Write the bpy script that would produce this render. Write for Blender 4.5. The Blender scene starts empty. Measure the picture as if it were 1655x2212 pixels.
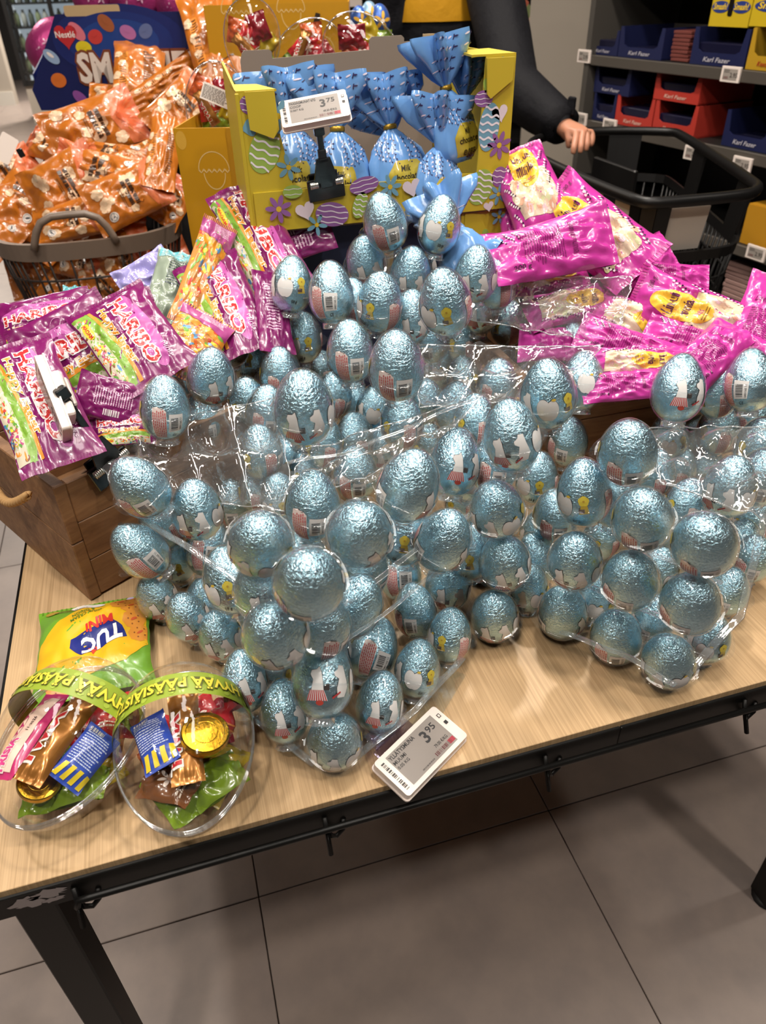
import bpy, bmesh, math, random
import numpy as np
from mathutils import Vector, Matrix, noise
random.seed(7)
SC = bpy.context.scene
COL = SC.collection
PI = math.pi
def R(d): return math.radians(d)
# ---------------------------------------------------------------- camera
CX, CY, FPX = 827.5, 1106.0, 1597.0
RC = np.array([[0.95858688, 0.18384413, -0.21751445],
               [-0.28388812, 0.55572725, -0.78139283],
               [-0.02277578, 0.81078268, 0.58490402]])
CAM = np.array([0.0, 0.0, 1.40])
cam_d = bpy.data.cameras.new('camera'); cam = bpy.data.objects.new('camera', cam_d); COL.objects.link(cam)
M4 = Matrix.Identity(4)
for i in range(3):
    for j in range(3): M4[i][j] = RC[i][j]
M4.translation = Vector(CAM)
cam.matrix_world = M4
cam_d.sensor_fit = 'HORIZONTAL'; cam_d.sensor_width = 36.0; cam_d.lens = FPX / 1655 * 36
cam_d.clip_start = .02; cam_d.clip_end = 60
cam_d.dof.use_dof = True; cam_d.dof.focus_distance = .92; cam_d.dof.aperture_fstop = 10.0
SC.camera = cam
# ---------------------------------------------------------------- world and view
SC.view_settings.view_transform = 'Standard'; SC.view_settings.look = 'None'
SC.view_settings.gamma = 1.0; SC.view_settings.use_curve_mapping = False
SC.view_settings.exposure = 0.0
w = bpy.data.worlds.new('world'); SC.world = w; w.use_nodes = True
w.node_tree.nodes['Background'].inputs[0].default_value = (1.0, .93, .86, 1)
w.node_tree.nodes['Background'].inputs[1].default_value = .13
SC.cycles.max_bounces = 7; SC.cycles.transparent_max_bounces = 28; SC.cycles.glossy_bounces = 4
SC.cycles.diffuse_bounces = 3
SC.cycles.caustics_reflective = False; SC.cycles.caustics_refractive = False
SC.cycles.use_denoising = True
SC.cycles.sample_clamp_indirect = 6
# ---------------------------------------------------------------- ceiling lamps (track spots)
LAMPS = [(-.55, -.35, 3.0, 19, .08), (1.2, -.6, 3.1, 23, .08), (.95, 2.1, 3.0, 36, .07), (-.9, 1.2, 3.1, 18, .08),
         (.35, 2.9, 3.1, 16, .12), (2.6, .5, 3.1, 12, .10), (.45, .75, 3.2, 16, .10), (-2.2, .2, 3.1, 14, .12)]
def lamp(x, y, z, p, r, col=(1.0, .905, .80)):
    l = bpy.data.lights.new('ceiling_spot', 'AREA'); l.shape = 'DISK'; l.size = r * 2; l.energy = p; l.color = col; l.spread = R(150)
    o = bpy.data.objects.new('ceiling_spot', l); COL.objects.link(o); o.location = (x, y, z)
    return o
for a in LAMPS: lamp(*a)
for k, (x, y, e) in enumerate([(-.35, .55, 11), (.75, .45, 11), (.3, 1.7, 9)]):          # added soft fill panels, widen and brighten highlights on the foil tops
    l = bpy.data.lights.new('foil_fill_panel', 'AREA'); l.shape = 'RECTANGLE'; l.size = 1.2; l.size_y = .22; l.energy = e; l.color = (1, .95, .88)
    o = bpy.data.objects.new('foil_fill_panel', l); COL.objects.link(o); o.location = (x, y, 2.85); o.rotation_euler = (0, 0, R(90))
for x, y, p in [(-2.0, 9.0, 190), (-.6, 13.0, 220), (-1.2, 5.0, 60), (2.6, 5.0, 26), (.6, 5.5, 26)]: lamp(x, y, 3.0, p, .25)
# ---------------------------------------------------------------- picture ray helpers: world points seen at a pixel
def ray(x, y): return RC @ np.array([x - CX, -(y - CY), -FPX])
def at(x, y, d): return Vector(ray(x, y) / FPX * d + CAM)             # at distance d along the optical axis
def on(x, y, z):                                                       # on the horizontal plane z
    r = ray(x, y); return Vector(r * ((z - 1.4) / r[2]) + CAM)
def onY(x, y, Y):
    r = ray(x, y); return Vector(r * (Y / r[1]) + CAM)
# ---------------------------------------------------------------- materials
MC = {}
def srgb(h):
    if isinstance(h, str):
        h = h.lstrip('#'); c = [int(h[i:i+2], 16) / 255 for i in (0, 2, 4)]
    else: c = h
    return tuple(((v + .055) / 1.055) ** 2.4 if v > .04045 else v / 12.92 for v in c)
def mat(name, col, rough=.5, metal=0.0, coat=0.0, spec=.5, emit=None):
    if name in MC: return MC[name]
    m = bpy.data.materials.new(name); m.use_nodes = True; b = m.node_tree.nodes['Principled BSDF']
    c = srgb(col); b.inputs['Base Color'].default_value = (*c, 1); b.inputs['Roughness'].default_value = rough
    b.inputs['Metallic'].default_value = metal; b.inputs['Coat Weight'].default_value = coat
    b.inputs['Specular IOR Level'].default_value = spec; b.inputs['Coat Roughness'].default_value = .08
    if emit: b.inputs['Emission Color'].default_value = (*c, 1); b.inputs['Emission Strength'].default_value = emit
    MC[name] = m; return m
def ink(col, rough=.38, coat=.35): return mat('ink_' + (col if isinstance(col, str) else 'x'), col, rough, 0, coat)
def add_bump(m, kind, scale, strength, dist=.001, stretch=None, col2=None, colfac=0.0):
    nt = m.node_tree; b = nt.nodes['Principled BSDF']
    tc = nt.nodes.new('ShaderNodeTexCoord'); mp = nt.nodes.new('ShaderNodeMapping')
    nt.links.new(tc.outputs['Object'], mp.inputs[0])
    if stretch: mp.inputs['Scale'].default_value = stretch
    if kind == 'noise':
        t = nt.nodes.new('ShaderNodeTexNoise'); t.inputs['Scale'].default_value = scale; t.inputs['Detail'].default_value = 6
        t.inputs['Roughness'].default_value = .6; out = t.outputs['Fac']
    else:
        t = nt.nodes.new('ShaderNodeTexVoronoi'); t.inputs['Scale'].default_value = scale; out = t.outputs['Distance']
    nt.links.new(mp.outputs[0], t.inputs['Vector'])
    bp = nt.nodes.new('ShaderNodeBump'); bp.inputs['Strength'].default_value = strength; bp.inputs['Distance'].default_value = dist
    nt.links.new(out, bp.inputs['Height']); nt.links.new(bp.outputs[0], b.inputs['Normal'])
    if col2:
        mx = nt.nodes.new('ShaderNodeMix'); mx.data_type = 'RGBA'
        rp = nt.nodes.new('ShaderNodeValToRGB'); rp.color_ramp.elements[0].position = .35; rp.color_ramp.elements[1].position = .7
        nt.links.new(out, rp.inputs[0]); nt.links.new(rp.outputs[0], mx.inputs['Factor'])
        mx.inputs['A'].default_value = b.inputs['Base Color'].default_value; mx.inputs['B'].default_value = (*srgb(col2), 1)
        nt.links.new(mx.outputs['Result'], b.inputs['Base Color'])
    return m
def clear(name, tint=(.95, .97, .98), gl=.12, rough=.04, edge=.85, haze=0.0):
    if name in MC: return MC[name]
    m = bpy.data.materials.new(name); m.use_nodes = True; nt = m.node_tree; nt.nodes.clear()
    o = nt.nodes.new('ShaderNodeOutputMaterial'); t = nt.nodes.new('ShaderNodeBsdfTransparent'); g = nt.nodes.new('ShaderNodeBsdfGlossy')
    mx = nt.nodes.new('ShaderNodeMixShader'); lw = nt.nodes.new('ShaderNodeLayerWeight'); mr = nt.nodes.new('ShaderNodeMapRange')
    t.inputs[0].default_value = (*tint, 1); g.inputs['Color'].default_value = (1, 1, 1, 1); g.inputs['Roughness'].default_value = rough
    lw.inputs['Blend'].default_value = .25
    mr.inputs['To Min'].default_value = gl * .45; mr.inputs['To Max'].default_value = edge
    nt.links.new(lw.outputs['Facing'], mr.inputs['Value']); nt.links.new(mr.outputs[0], mx.inputs[0])
    nt.links.new(t.outputs[0], mx.inputs[1]); nt.links.new(g.outputs[0], mx.inputs[2]); nt.links.new(mx.outputs[0], o.inputs[0])
    pw = nt.nodes.new('ShaderNodeMath'); pw.operation = 'POWER'; pw.inputs[1].default_value = 2.2
    nt.links.new(lw.outputs['Facing'], pw.inputs[0]); nt.links.new(pw.outputs[0], mr.inputs['Value'])
    if haze:
        df = nt.nodes.new('ShaderNodeBsdfDiffuse'); df.inputs[0].default_value = (.93, .95, .96, 1); m2 = nt.nodes.new('ShaderNodeMixShader'); m2.inputs[0].default_value = haze
        nt.links.new(t.outputs[0], m2.inputs[1]); nt.links.new(df.outputs[0], m2.inputs[2]); nt.links.new(m2.outputs[0], mx.inputs[1])
    tc = nt.nodes.new('ShaderNodeTexCoord'); n = nt.nodes.new('ShaderNodeTexNoise'); n.inputs['Scale'].default_value = 90
    bp = nt.nodes.new('ShaderNodeBump'); bp.inputs['Strength'].default_value = .5; bp.inputs['Distance'].default_value = .0006
    nt.links.new(tc.outputs['Object'], n.inputs['Vector']); nt.links.new(n.outputs['Fac'], bp.inputs['Height']); nt.links.new(bp.outputs[0], g.inputs['Normal'])
    MC[name] = m; return m
# ---------------------------------------------------------------- object helpers
def tag(o, label, cat, group=None, kind=None):
    if label: o['label'] = label
    if cat: o['category'] = cat
    if group: o['group'] = group
    if kind: o['kind'] = kind
    return o
def empty(name, loc=(0, 0, 0), label=None, cat=None, group=None, rot=None, mw=None):
    o = bpy.data.objects.new(name, None); COL.objects.link(o); o.empty_display_size = .02
    if mw is not None: o.matrix_world = mw
    else:
        o.location = loc
        if rot: o.rotation_euler = rot
    return tag(o, label, cat, group)
class MB:
    def __init__(s): s.v = []; s.f = []; s.m = []; s.mats = []; s.sm = []
    def mi(s, m):
        if m not in s.mats: s.mats.append(m)
        return s.mats.index(m)
    def add(s, vs, fs, m=None, T=None, smooth=False):
        k = len(s.v); i = s.mi(m)
        s.v += [tuple(T @ Vector(p)) for p in vs] if T is not None else [tuple(p) for p in vs]
        s.f += [tuple(k + a for a in f) for f in fs]; s.m += [i] * len(fs); s.sm += [smooth] * len(fs)
        return s
    def box(s, c, d, m=None, T=None, bev=0.0):
        x, y, z = (a / 2 for a in d)
        if bev <= 0:
            vs = [(c[0] + sx * x, c[1] + sy * y, c[2] + sz * z) for sx in (-1, 1) for sy in (-1, 1) for sz in (-1, 1)]
            return s.add(vs, [(0, 1, 3, 2), (4, 6, 7, 5), (0, 4, 5, 1), (2, 3, 7, 6), (0, 2, 6, 4), (1, 5, 7, 3)], m, T)
        b = bev; vs = []; 
        for z2, ins in ((-z, b), (-z + b, 0), (z - b, 0), (z, b)):
            X, Y = x - ins, y - ins
            for (px, py) in ((X - b, -Y), (X, -Y + b), (X, Y - b), (X - b, Y), (-X + b, Y), (-X, Y - b), (-X, -Y + b), (-X + b, -Y)):
                vs.append((c[0] + px, c[1] + py, c[2] + z2))
        fs = [tuple(range(7, -1, -1)), tuple(range(24, 32))]
        for k in range(3):
            for j in range(8): fs.append((k * 8 + j, k * 8 + (j + 1) % 8, k * 8 + 8 + (j + 1) % 8, k * 8 + 8 + j))
        return s.add(vs, fs, m, T)
    def tube(s, pts, r, m=None, n=8, closed=False, T=None, caps=True):
        pts = [Vector(p) for p in pts]; N = len(pts); vs = []; fs = []; up = None
        for i, p in enumerate(pts):
            a = pts[(i - 1) % N] if (closed or i > 0) else p; b = pts[(i + 1) % N] if (closed or i < N - 1) else p
            t = (b - a).normalized()
            if up is None: up = Vector((0, 0, 1)) if abs(t.z) < .9 else Vector((1, 0, 0))
            x = t.cross(up).normalized(); up = x.cross(t).normalized()
            rr = r[i] if isinstance(r, list) else r
            rx, ry = rr if isinstance(rr, tuple) else (rr, rr)
            for k in range(n):
                an = 2 * PI * k / n; vs.append(p + x * math.cos(an) * rx + up * math.sin(an) * ry)
        M = N if closed else N - 1
        for i in range(M):
            for k in range(n): fs.append((i * n + k, i * n + (k + 1) % n, ((i + 1) % N) * n + (k + 1) % n, ((i + 1) % N) * n + k))
        if caps and not closed: fs += [tuple(range(n - 1, -1, -1)), tuple((N - 1) * n + k for k in range(n))]
        return s.add(vs, fs, m, T, smooth=True)
    def prism(s, poly, d, m=None, T=None):            # polygon in xy, extruded by d along z
        n = len(poly); vs = [(x, y, 0) for x, y in poly] + [(x, y, d) for x, y in poly]
        fs = [tuple(range(n - 1, -1, -1)), tuple(range(n, 2 * n))] + [(i, (i + 1) % n, n + (i + 1) % n, n + i) for i in range(n)]
        return s.add(vs, fs, m, T)
    def lathe(s, prof, n=24, m=None, T=None, fr=None):
        vs = []; fs = []
        for j, (r, z) in enumerate(prof):
            for k in range(n):
                a = 2 * PI * k / n; q = fr(j, a) if fr else 1.0
                vs.append((r * q * math.cos(a), r * q * math.sin(a), z))
        for j in range(len(prof) - 1):
            for k in range(n): fs.append((j * n + k, j * n + (k + 1) % n, (j + 1) * n + (k + 1) % n, (j + 1) * n + k))
        return s.add(vs, fs, m, T, smooth=True)
    def build(s, name, m=None, parent=None, T=None, smooth=None, sub=0):
        me = bpy.data.meshes.new(name); me.from_pydata(s.v, [], s.f)
        mats = [x if x is not None else m for x in s.mats]
        for x in mats: me.materials.append(x)
        for i, p in enumerate(me.polygons):
            p.material_index = s.m[i]; p.use_smooth = s.sm[i] if smooth is None else smooth
        me.update()
        o = bpy.data.objects.new(name, me); COL.objects.link(o)
        if parent is not None: o.parent = parent
        if T is not None: o.matrix_local = T
        return o
def copy_tree(o, parent=None):
    c = o.copy(); COL.objects.link(c)
    if parent is not None: c.parent = parent; c.matrix_parent_inverse = o.matrix_parent_inverse.copy()
    for ch in list(o.children): copy_tree(ch, c)
    return c
def frame(o, x=None, y=None, z=None):
    """4x4 with origin o from two of the axes"""
    if z is None: z = Vector(x).cross(Vector(y))
    z = Vector(z).normalized()
    if x is not None: x = Vector(x); x = (x - z * x.dot(z)).normalized(); y = z.cross(x)
    else: y = Vector(y); y = (y - z * y.dot(z)).normalized(); x = y.cross(z)
    M = Matrix.Identity(4)
    for i in range(3): M[i][0] = x[i]; M[i][1] = y[i]; M[i][2] = z[i]; M[i][3] = o[i]
    return M
# ---------------------------------------------------------------- lettering
TXT = {}
def text2d(s, bold=0.0, shear=0.0):
    """(verts, tris, width) of a line of text, cap height 1, origin bottom left"""
    k = (s, bold, shear)
    if k in TXT: return TXT[k]
    cu = bpy.data.curves.new('t', 'FONT'); cu.body = s; cu.size = 1.37; cu.offset = bold; cu.resolution_u = 2; cu.shear = shear
    ob = bpy.data.objects.new('t', cu); COL.objects.link(ob)
    me = bpy.data.meshes.new_from_object(ob.evaluated_get(bpy.context.evaluated_depsgraph_get()))
    me.calc_loop_triangles()
    V = [(v.co.x, v.co.y) for v in me.vertices]; F = [tuple(t.vertices) for t in me.loop_triangles]
    bpy.data.objects.remove(ob); bpy.data.curves.remove(cu); bpy.data.meshes.remove(me)
    x0 = min((v[0] for v in V), default=0); V = [(a - x0, b) for a, b in V]
    TXT[k] = (V, F, max((v[0] for v in V), default=1)); return TXT[k]
def ell(cx, cy, rx, ry, n=20, rot=0):
    c, s_ = math.cos(R(rot)), math.sin(R(rot))
    return [(cx + rx * math.cos(a) * c - ry * math.sin(a) * s_, cy + rx * math.cos(a) * s_ + ry * math.sin(a) * c) for a in (2 * PI * i / n for i in range(n))]
def rrect(x0, y0, x1, y1, r=.1, n=4):
    o = []
    for cx, cy, a0 in ((x1 - r, y1 - r, 0), (x0 + r, y1 - r, 90), (x0 + r, y0 + r, 180), (x1 - r, y0 + r, 270)):
        for i in range(n + 1): o.append((cx + r * math.cos(R(a0 + 90 * i / n)), cy + r * math.sin(R(a0 + 90 * i / n))))
    return o
def heart(cx, cy, s, rot=0):
    o = []
    for i in range(24):
        t = 2 * PI * i / 24; x = 16 * math.sin(t) ** 3 / 17; y = (13 * math.cos(t) - 5 * math.cos(2 * t) - 2 * math.cos(3 * t) - math.cos(4 * t)) / 17
        c, q = math.cos(R(rot)), math.sin(R(rot)); o.append((cx + s * (x * c - y * q), cy + s * (x * q + y * c)))
    return o
class Art:
    """flat print: polygons in layers, mapped onto a surface by fn(x, y, eps)"""
    def __init__(s): s.p = []
    def poly(s, pts, col, lay=1): s.p.append((list(pts), None, col, lay)); return s
    def rect(s, x0, y0, x1, y1, col, lay=1): return s.poly([(x0, y0), (x1, y0), (x1, y1), (x0, y1)], col, lay)
    def text(s, t, x, y, h, col, lay=3, rot=0, bold=0.02, shear=0, anchor='l', outline=None, ow=.09, width=None):
        V, F, W = text2d(t, bold, shear); sx = h
        if width: sx = width / W
        c, q = math.cos(R(rot)), math.sin(R(rot)); ox = {'l': 0, 'c': -W / 2, 'r': -W}[anchor]
        f = lambda V: [(x + (a + ox) * sx * c - b * h * q, y + (a + ox) * sx * q + b * h * c) for a, b in V]
        if outline:
            V2, F2, W2 = text2d(t, bold + ow, shear); d = (W2 - W) / 2
            s.p.append(([(x + (a + ox - d) * sx * c - b * h * q, y + (a + ox - d) * sx * q + b * h * c) for a, b in V2], F2, outline, lay - 1))
        s.p.append((f(V), F, col, lay)); return s
    def flower(s, cx, cy, r, col, cc, n=6, lay=2, rot=0, wide=.3):
        for i in range(n):
            a = rot + 360 * i / n; s.poly(ell(cx + r * .58 * math.cos(R(a)), cy + r * .58 * math.sin(R(a)), r * .42, r * wide * .62, 12, a), col, lay)
        return s.poly(ell(cx, cy, r * .2, r * .2, 10), cc, lay + 1)
    def lines(s, x0, y0, x1, y1, n, col, lay=3, seed=1, th=.45):
        rn = random.Random(seed)
        for i in range(n):
            y = y1 - (y1 - y0) * (i + .5) / n; h = (y1 - y0) / n * th / 2; x = x0; e = x1 - rn.random() * .15 * (x1 - x0)
            while x < e:
                l = (x1 - x0) * rn.uniform(.04, .14); s.rect(x, y - h, min(x + l, e), y + h, col, lay); x += l + (x1 - x0) * .02
        return s
    def bars(s, x0, y0, x1, y1, n, col='15120f', lay=3, seed=3, vert=True):
        rn = random.Random(seed); x = 0
        ws = [rn.choice((1, 1, 2, 3)) for _ in range(n * 2)]; tot = sum(ws); p = 0
        for i, wd in enumerate(ws):
            if i % 2 == 0:
                a, b = p / tot, (p + wd) / tot
                if vert: s.rect(x0 + (x1 - x0) * a, y0, x0 + (x1 - x0) * b, y1, col, lay)
                else: s.rect(x0, y0 + (y1 - y0) * a, x1, y0 + (y1 - y0) * b, col, lay)
            p += wd
        return s
    def wavy_egg(s, cx, cy, rx, ry, col, line='e9e2ea', rot=0, n=5, lay=1):
        s.poly(ell(cx, cy, rx, ry, 28, rot), col, lay); c, q = math.cos(R(rot)), math.sin(R(rot))
        for k in range(n):
            yy = -ry + 2 * ry * (k + .75) / (n + .5); top = []; bot = []
            hw = rx * math.sqrt(max(0, 1 - (yy / ry) ** 2)) * .96
            for i in range(17):
                x = -hw + 2 * hw * i / 16; y = yy + math.sin(x / rx * 7 + k) * ry * .05
                for L, dd in ((top, .045), (bot, -.045)):
                    Y = y + dd * ry; L.append((cx + x * c - Y * q, cy + x * q + Y * c))
            for i in range(16): s.poly([bot[i], bot[i + 1], top[i + 1], top[i]], line, lay + 1)
        return s
    def build(s, name, fn, parent, eps=.0004, maxlen=None, inkfn=ink, T=None, base=0.0):
        bm = bmesh.new(); mats = []
        for pts, F, col, lay in s.p:
            m = col if isinstance(col, bpy.types.Material) else inkfn(col)
            if m not in mats: mats.append(m)
            mi = mats.index(m); z = base + lay * eps
            vs = [bm.verts.new((p[0], p[1], z)) for p in pts]
            if F is None:
                F = [tuple(range(len(pts)))]
            for f in F:
                try: fc = bm.faces.new([vs[i] for i in f]); fc.material_index = mi; fc.smooth = False
                except ValueError: pass
        if maxlen:
            bmesh.ops.triangulate(bm, faces=bm.faces[:])
            for _ in range(7):
                es = [e for e in bm.edges if e.calc_length() > maxlen]
                if not es: break
                bmesh.ops.subdivide_edges(bm, edges=es, cuts=1)
                bmesh.ops.triangulate(bm, faces=[f for f in bm.faces if len(f.verts) > 3])
        for v in bm.verts: v.co = fn(v.co.x, v.co.y, v.co.z)
        me = bpy.data.meshes.new(name); bm.to_mesh(me); bm.free()
        if fn is not flatfn:
            for p in me.polygons: p.use_smooth = True
        for m in mats: me.materials.append(m)
        o = bpy.data.objects.new(name, me); COL.objects.link(o)
        if parent is not None: o.parent = parent
        if T is not None: o.matrix_local = T
        return o
def flatfn(x, y, z): return Vector((x, y, z))
# ================================================================ SETTING: floor, ceiling, walls
tile_m = mat('porcelain_tile', '8a7d75', .40, spec=.45)
add_bump(tile_m, 'noise', 9, .25, .0012, col2='7b706b', colfac=.5)
grout_m = mat('grout', '665b55', .9)
fl = MB().box((0, 7, -.03), (14, 22, .05), grout_m).build('floor'); fl['kind'] = 'structure'
p0 = on(559.5, 1939, 0)
TX0, TY0 = p0.x, p0.y
tmb = MB().box((0, 0, -.003), (.5978, .5978, .012), tile_m, bev=.001)
tile0 = None
for i in range(-6, 6):
    for j in range(-2, 22):
        if i > 3 and j > 12: continue
        x, y = TX0 + (i + .5) * .6, TY0 + (j + .5) * .6
        if tile0 is None: tile0 = tmb.build('floor_tile', parent=fl); t = tile0
        else: t = tile0.copy(); COL.objects.link(t)
        t.location = (x, y, random.uniform(-.0004, .0004)); t.rotation_euler = (0, 0, random.choice((0, PI / 2, PI, -PI / 2)))
ceil = MB().box((0, 7, 3.6), (14, 22, .05), mat('ceiling_paint', '1c1a19', .9)).build('ceiling'); ceil['kind'] = 'structure'
wm = mat('grey_beige_paint', 'a79d90', .8); add_bump(wm, 'noise', 60, .1)
# pillar between the person and the shelves
a = on(1130, 470, 0)
pl_ = at(1147, 0, 3.6); pr_ = at(1277, 0, 3.5)
dirp = Vector((pr_.x - pl_.x, pr_.y - pl_.y, 0)).normalized(); nrm = Vector((-dirp.y, dirp.x, 0))
wd = (pr_ - pl_).length + .12
T = frame(Vector((pl_.x, pl_.y, 0)), x=dirp, z=(0, 0, 1))
o = MB().box((wd / 2, .15, 1.8), (wd, .3, 3.6), wm, bev=.004).build('wall_right', T=T); o['kind'] = 'structure'
MB().box((wd / 2, -.006, .05), (wd, .012, .10), mat('skirting_grey', '8d867c', .6)).build('baseboard_right', T=T)['kind'] = 'structure'
# wall at the far left with its skirting, and the back wall
A = on(-60, 232, 0); B = on(66, 226, 0)
d = Vector((B.x - A.x, B.y - A.y, 0)).normalized(); L = (B - A).length
T = frame(Vector((A.x, A.y, 0)) - d * 3, x=d, z=(0, 0, 1))
LW = (at(18, 0, 1) - Vector(CAM))
o = MB().box(((L + 3) / 2 - .1, .1, 1.8), (L + 2.8, .2, 3.6), wm).build('wall_left', T=T); o['kind'] = 'structure'
o = MB().box(((L + 3) / 2 - .1, -.01, .09), (L + 2.8, .02, .18), mat('skirting_white', 'c9c4ba', .5)).build('baseboard_left', T=T); o['kind'] = 'structure'
o = MB().box((0, 17.6, 1.8), (14, .1, 3.6), mat('dark_back_wall', '2a2725', .8)).build('wall_back'); o['kind'] = 'structure'

# ================================================================ DISPLAY TABLE
wood_m = mat('oak_laminate', 'd8b98e', .42, spec=.4)
def wood_nodes(m, c1, c2, sx, sy, sz=1.0, str_=.15):
    nt = m.node_tree; b = nt.nodes['Principled BSDF']
    tc = nt.nodes.new('ShaderNodeTexCoord'); mp = nt.nodes.new('ShaderNodeMapping'); mp.inputs['Scale'].default_value = (sx, sy, sz)
    t = nt.nodes.new('ShaderNodeTexNoise'); t.inputs['Scale'].default_value = 1; t.inputs['Detail'].default_value = 8; t.inputs['Roughness'].default_value = .65
    t.inputs['Distortion'].default_value = .6
    rp = nt.nodes.new('ShaderNodeValToRGB'); rp.color_ramp.elements[0].position = .3; rp.color_ramp.elements[1].position = .68
    rp.color_ramp.elements[0].color = (*srgb(c1), 1); rp.color_ramp.elements[1].color = (*srgb(c2), 1)
    nt.links.new(tc.outputs['Object'], mp.inputs[0]); nt.links.new(mp.outputs[0], t.inputs['Vector'])
    nt.links.new(t.outputs['Fac'], rp.inputs[0]); nt.links.new(rp.outputs[0], b.inputs['Base Color'])
    bp = nt.nodes.new('ShaderNodeBump'); bp.inputs['Strength'].default_value = str_; bp.inputs['Distance'].default_value = .0008
    nt.links.new(t.outputs['Fac'], bp.inputs['Height']); nt.links.new(bp.outputs[0], b.inputs['Normal'])
wood_nodes(wood_m, 'a88a64', 'ccac84', 360, 4)
blk = mat('black_powder_coat', '0a0908', .42, spec=.22)
TX1, TX2, TYF, TYB, TZ = -.292, 1.02, .4485, 1.62, .70
tb = empty('display_table', (TX1, TYF, 0), 'long display table with pale oak top and black steel frame', 'table')
def rel(o, p):  # parent keeping world coordinates
    o.parent = p; o.matrix_parent_inverse = Matrix.Translation(-p.location) if p.rotation_euler == Matrix.Identity(3).to_euler() else p.matrix_world.inverted(); return o
bpy.context.view_layer.update()
def top_level_children(root, *obs):
    for o in obs: o.parent = root; o.matrix_parent_inverse = root.matrix_world.inverted()
tt = MB().box(((TX1 + TX2) / 2, (TYF + TYB) / 2 + .003, TZ - .009), (TX2 - TX1 - .004, TYB - TYF - .006, .018), wood_m, bev=.0006).build('table_top')
aps = []
LEGR = on(1634, 1915, .03).x + .020
RB = onY(181, 1934, TYF).z; RH = TZ - .002 - RB; RM = (TZ - .002 + RB) / 2
for (x0, x1) in ((TX1, .4), (.4005, TX2)):
    aps.append(MB().box(((x0 + x1) / 2, TYF, RM), (x1 - x0, .004, RH), blk, bev=.0008).build('front_rail'))
aps.append(MB().box((TX1, (TYF + TYB) / 2, RM), (.004, TYB - TYF, RH), blk).build('side_rail'))
aps.append(MB().box((TX2, (TYF + TYB) / 2, RM), (.004, TYB - TYF, RH), blk).build('side_rail'))
aps.append(MB().box(((TX1 + TX2) / 2, TYB, RM), (TX2 - TX1, .004, RH), blk).build('back_rail'))
# thin rod hanging along the left side too
legx = [onY(26.6, 1979, TYF).x + .020, LEGR - .012]
for x in (legx[0], legx[1] + .012):
    for y in (TYF + .0245, TYB - .0245):
        l = MB(); l.box((x, y, (RB - .012) / 2 + .012), (.040, .045, RB - .012), blk, bev=.002)
        lo = l.build('leg'); aps.append(lo)
        ft = MB().lathe([(.0, 0), (.024, 0), (.026, .004), (.02, .01), (.008, .012), (.008, .026)], 14, mat('rubber_black', '141212', .6)).build('foot', T=Matrix.Translation((x, y, 0)))
        aps.append(ft)
# display rod with hanger hooks in front of the rail
rod = MB(); ry = TYF - .012; rz = onY(181, 1942, ry).z
x0 = on(166, 1945, rz).x
rod.tube([(x0, TYF - .004, rz - .018), (x0 - .002, ry + .004, rz - .020), (x0 - .002, ry, rz - .01), (x0 + .002, ry, rz), (x0 + .012, ry, rz), (TX2, ry, rz)], .0036, blk, 10)
aps.append(rod.build('rod'))
for hx in (166, 697, 1160, 1575):
    xx = onY(hx, 1945 - (hx - 166) * .265, TYF).x + .004
    h = MB(); h.tube([(xx, TYF - .003, TZ - .012), (xx, TYF - .010, TZ - .03), (xx, TYF - .022, TZ - .052), (xx, ry + .004, rz - .004), (xx + .004, ry + .002, rz - .016), (xx + .010, ry + .006, rz - .026), (xx + .018, TYF - .006, rz - .016), (xx + .02, TYF - .002, rz - .004)], .0028, blk, 8)
    aps.append(h.build('hook'))
# torn paper residue on the rail
tr = Art()
rn = random.Random(5)
def blob(cx, cy, rx, ry, n=26, j=.5): return [(cx + rx * (1 - j * rn.random()) * math.cos(2 * PI * i / n), cy + ry * (1 - j * rn.random()) * math.sin(2 * PI * i / n)) for i in range(n)]
pa = onY(60, 1945, TYF); pb = onY(105, 1925, TYF); pc = onY(115, 1938, TYF)
for p, rx, ryy in ((pa, .019, .012), (pb, .022, .009), (pc, .014, .005)):
    tr.poly(blob(p.x, p.z, rx, ryy), '8c8280', 1)
aps.append(tr.build('paper_residue', lambda x, y, z: Vector((x, TYF - .0022 - z, y)), None, eps=.0002, inkfn=lambda c: mat('torn_paper', c, .9)))
top_level_children(tb, tt, *aps)
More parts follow.
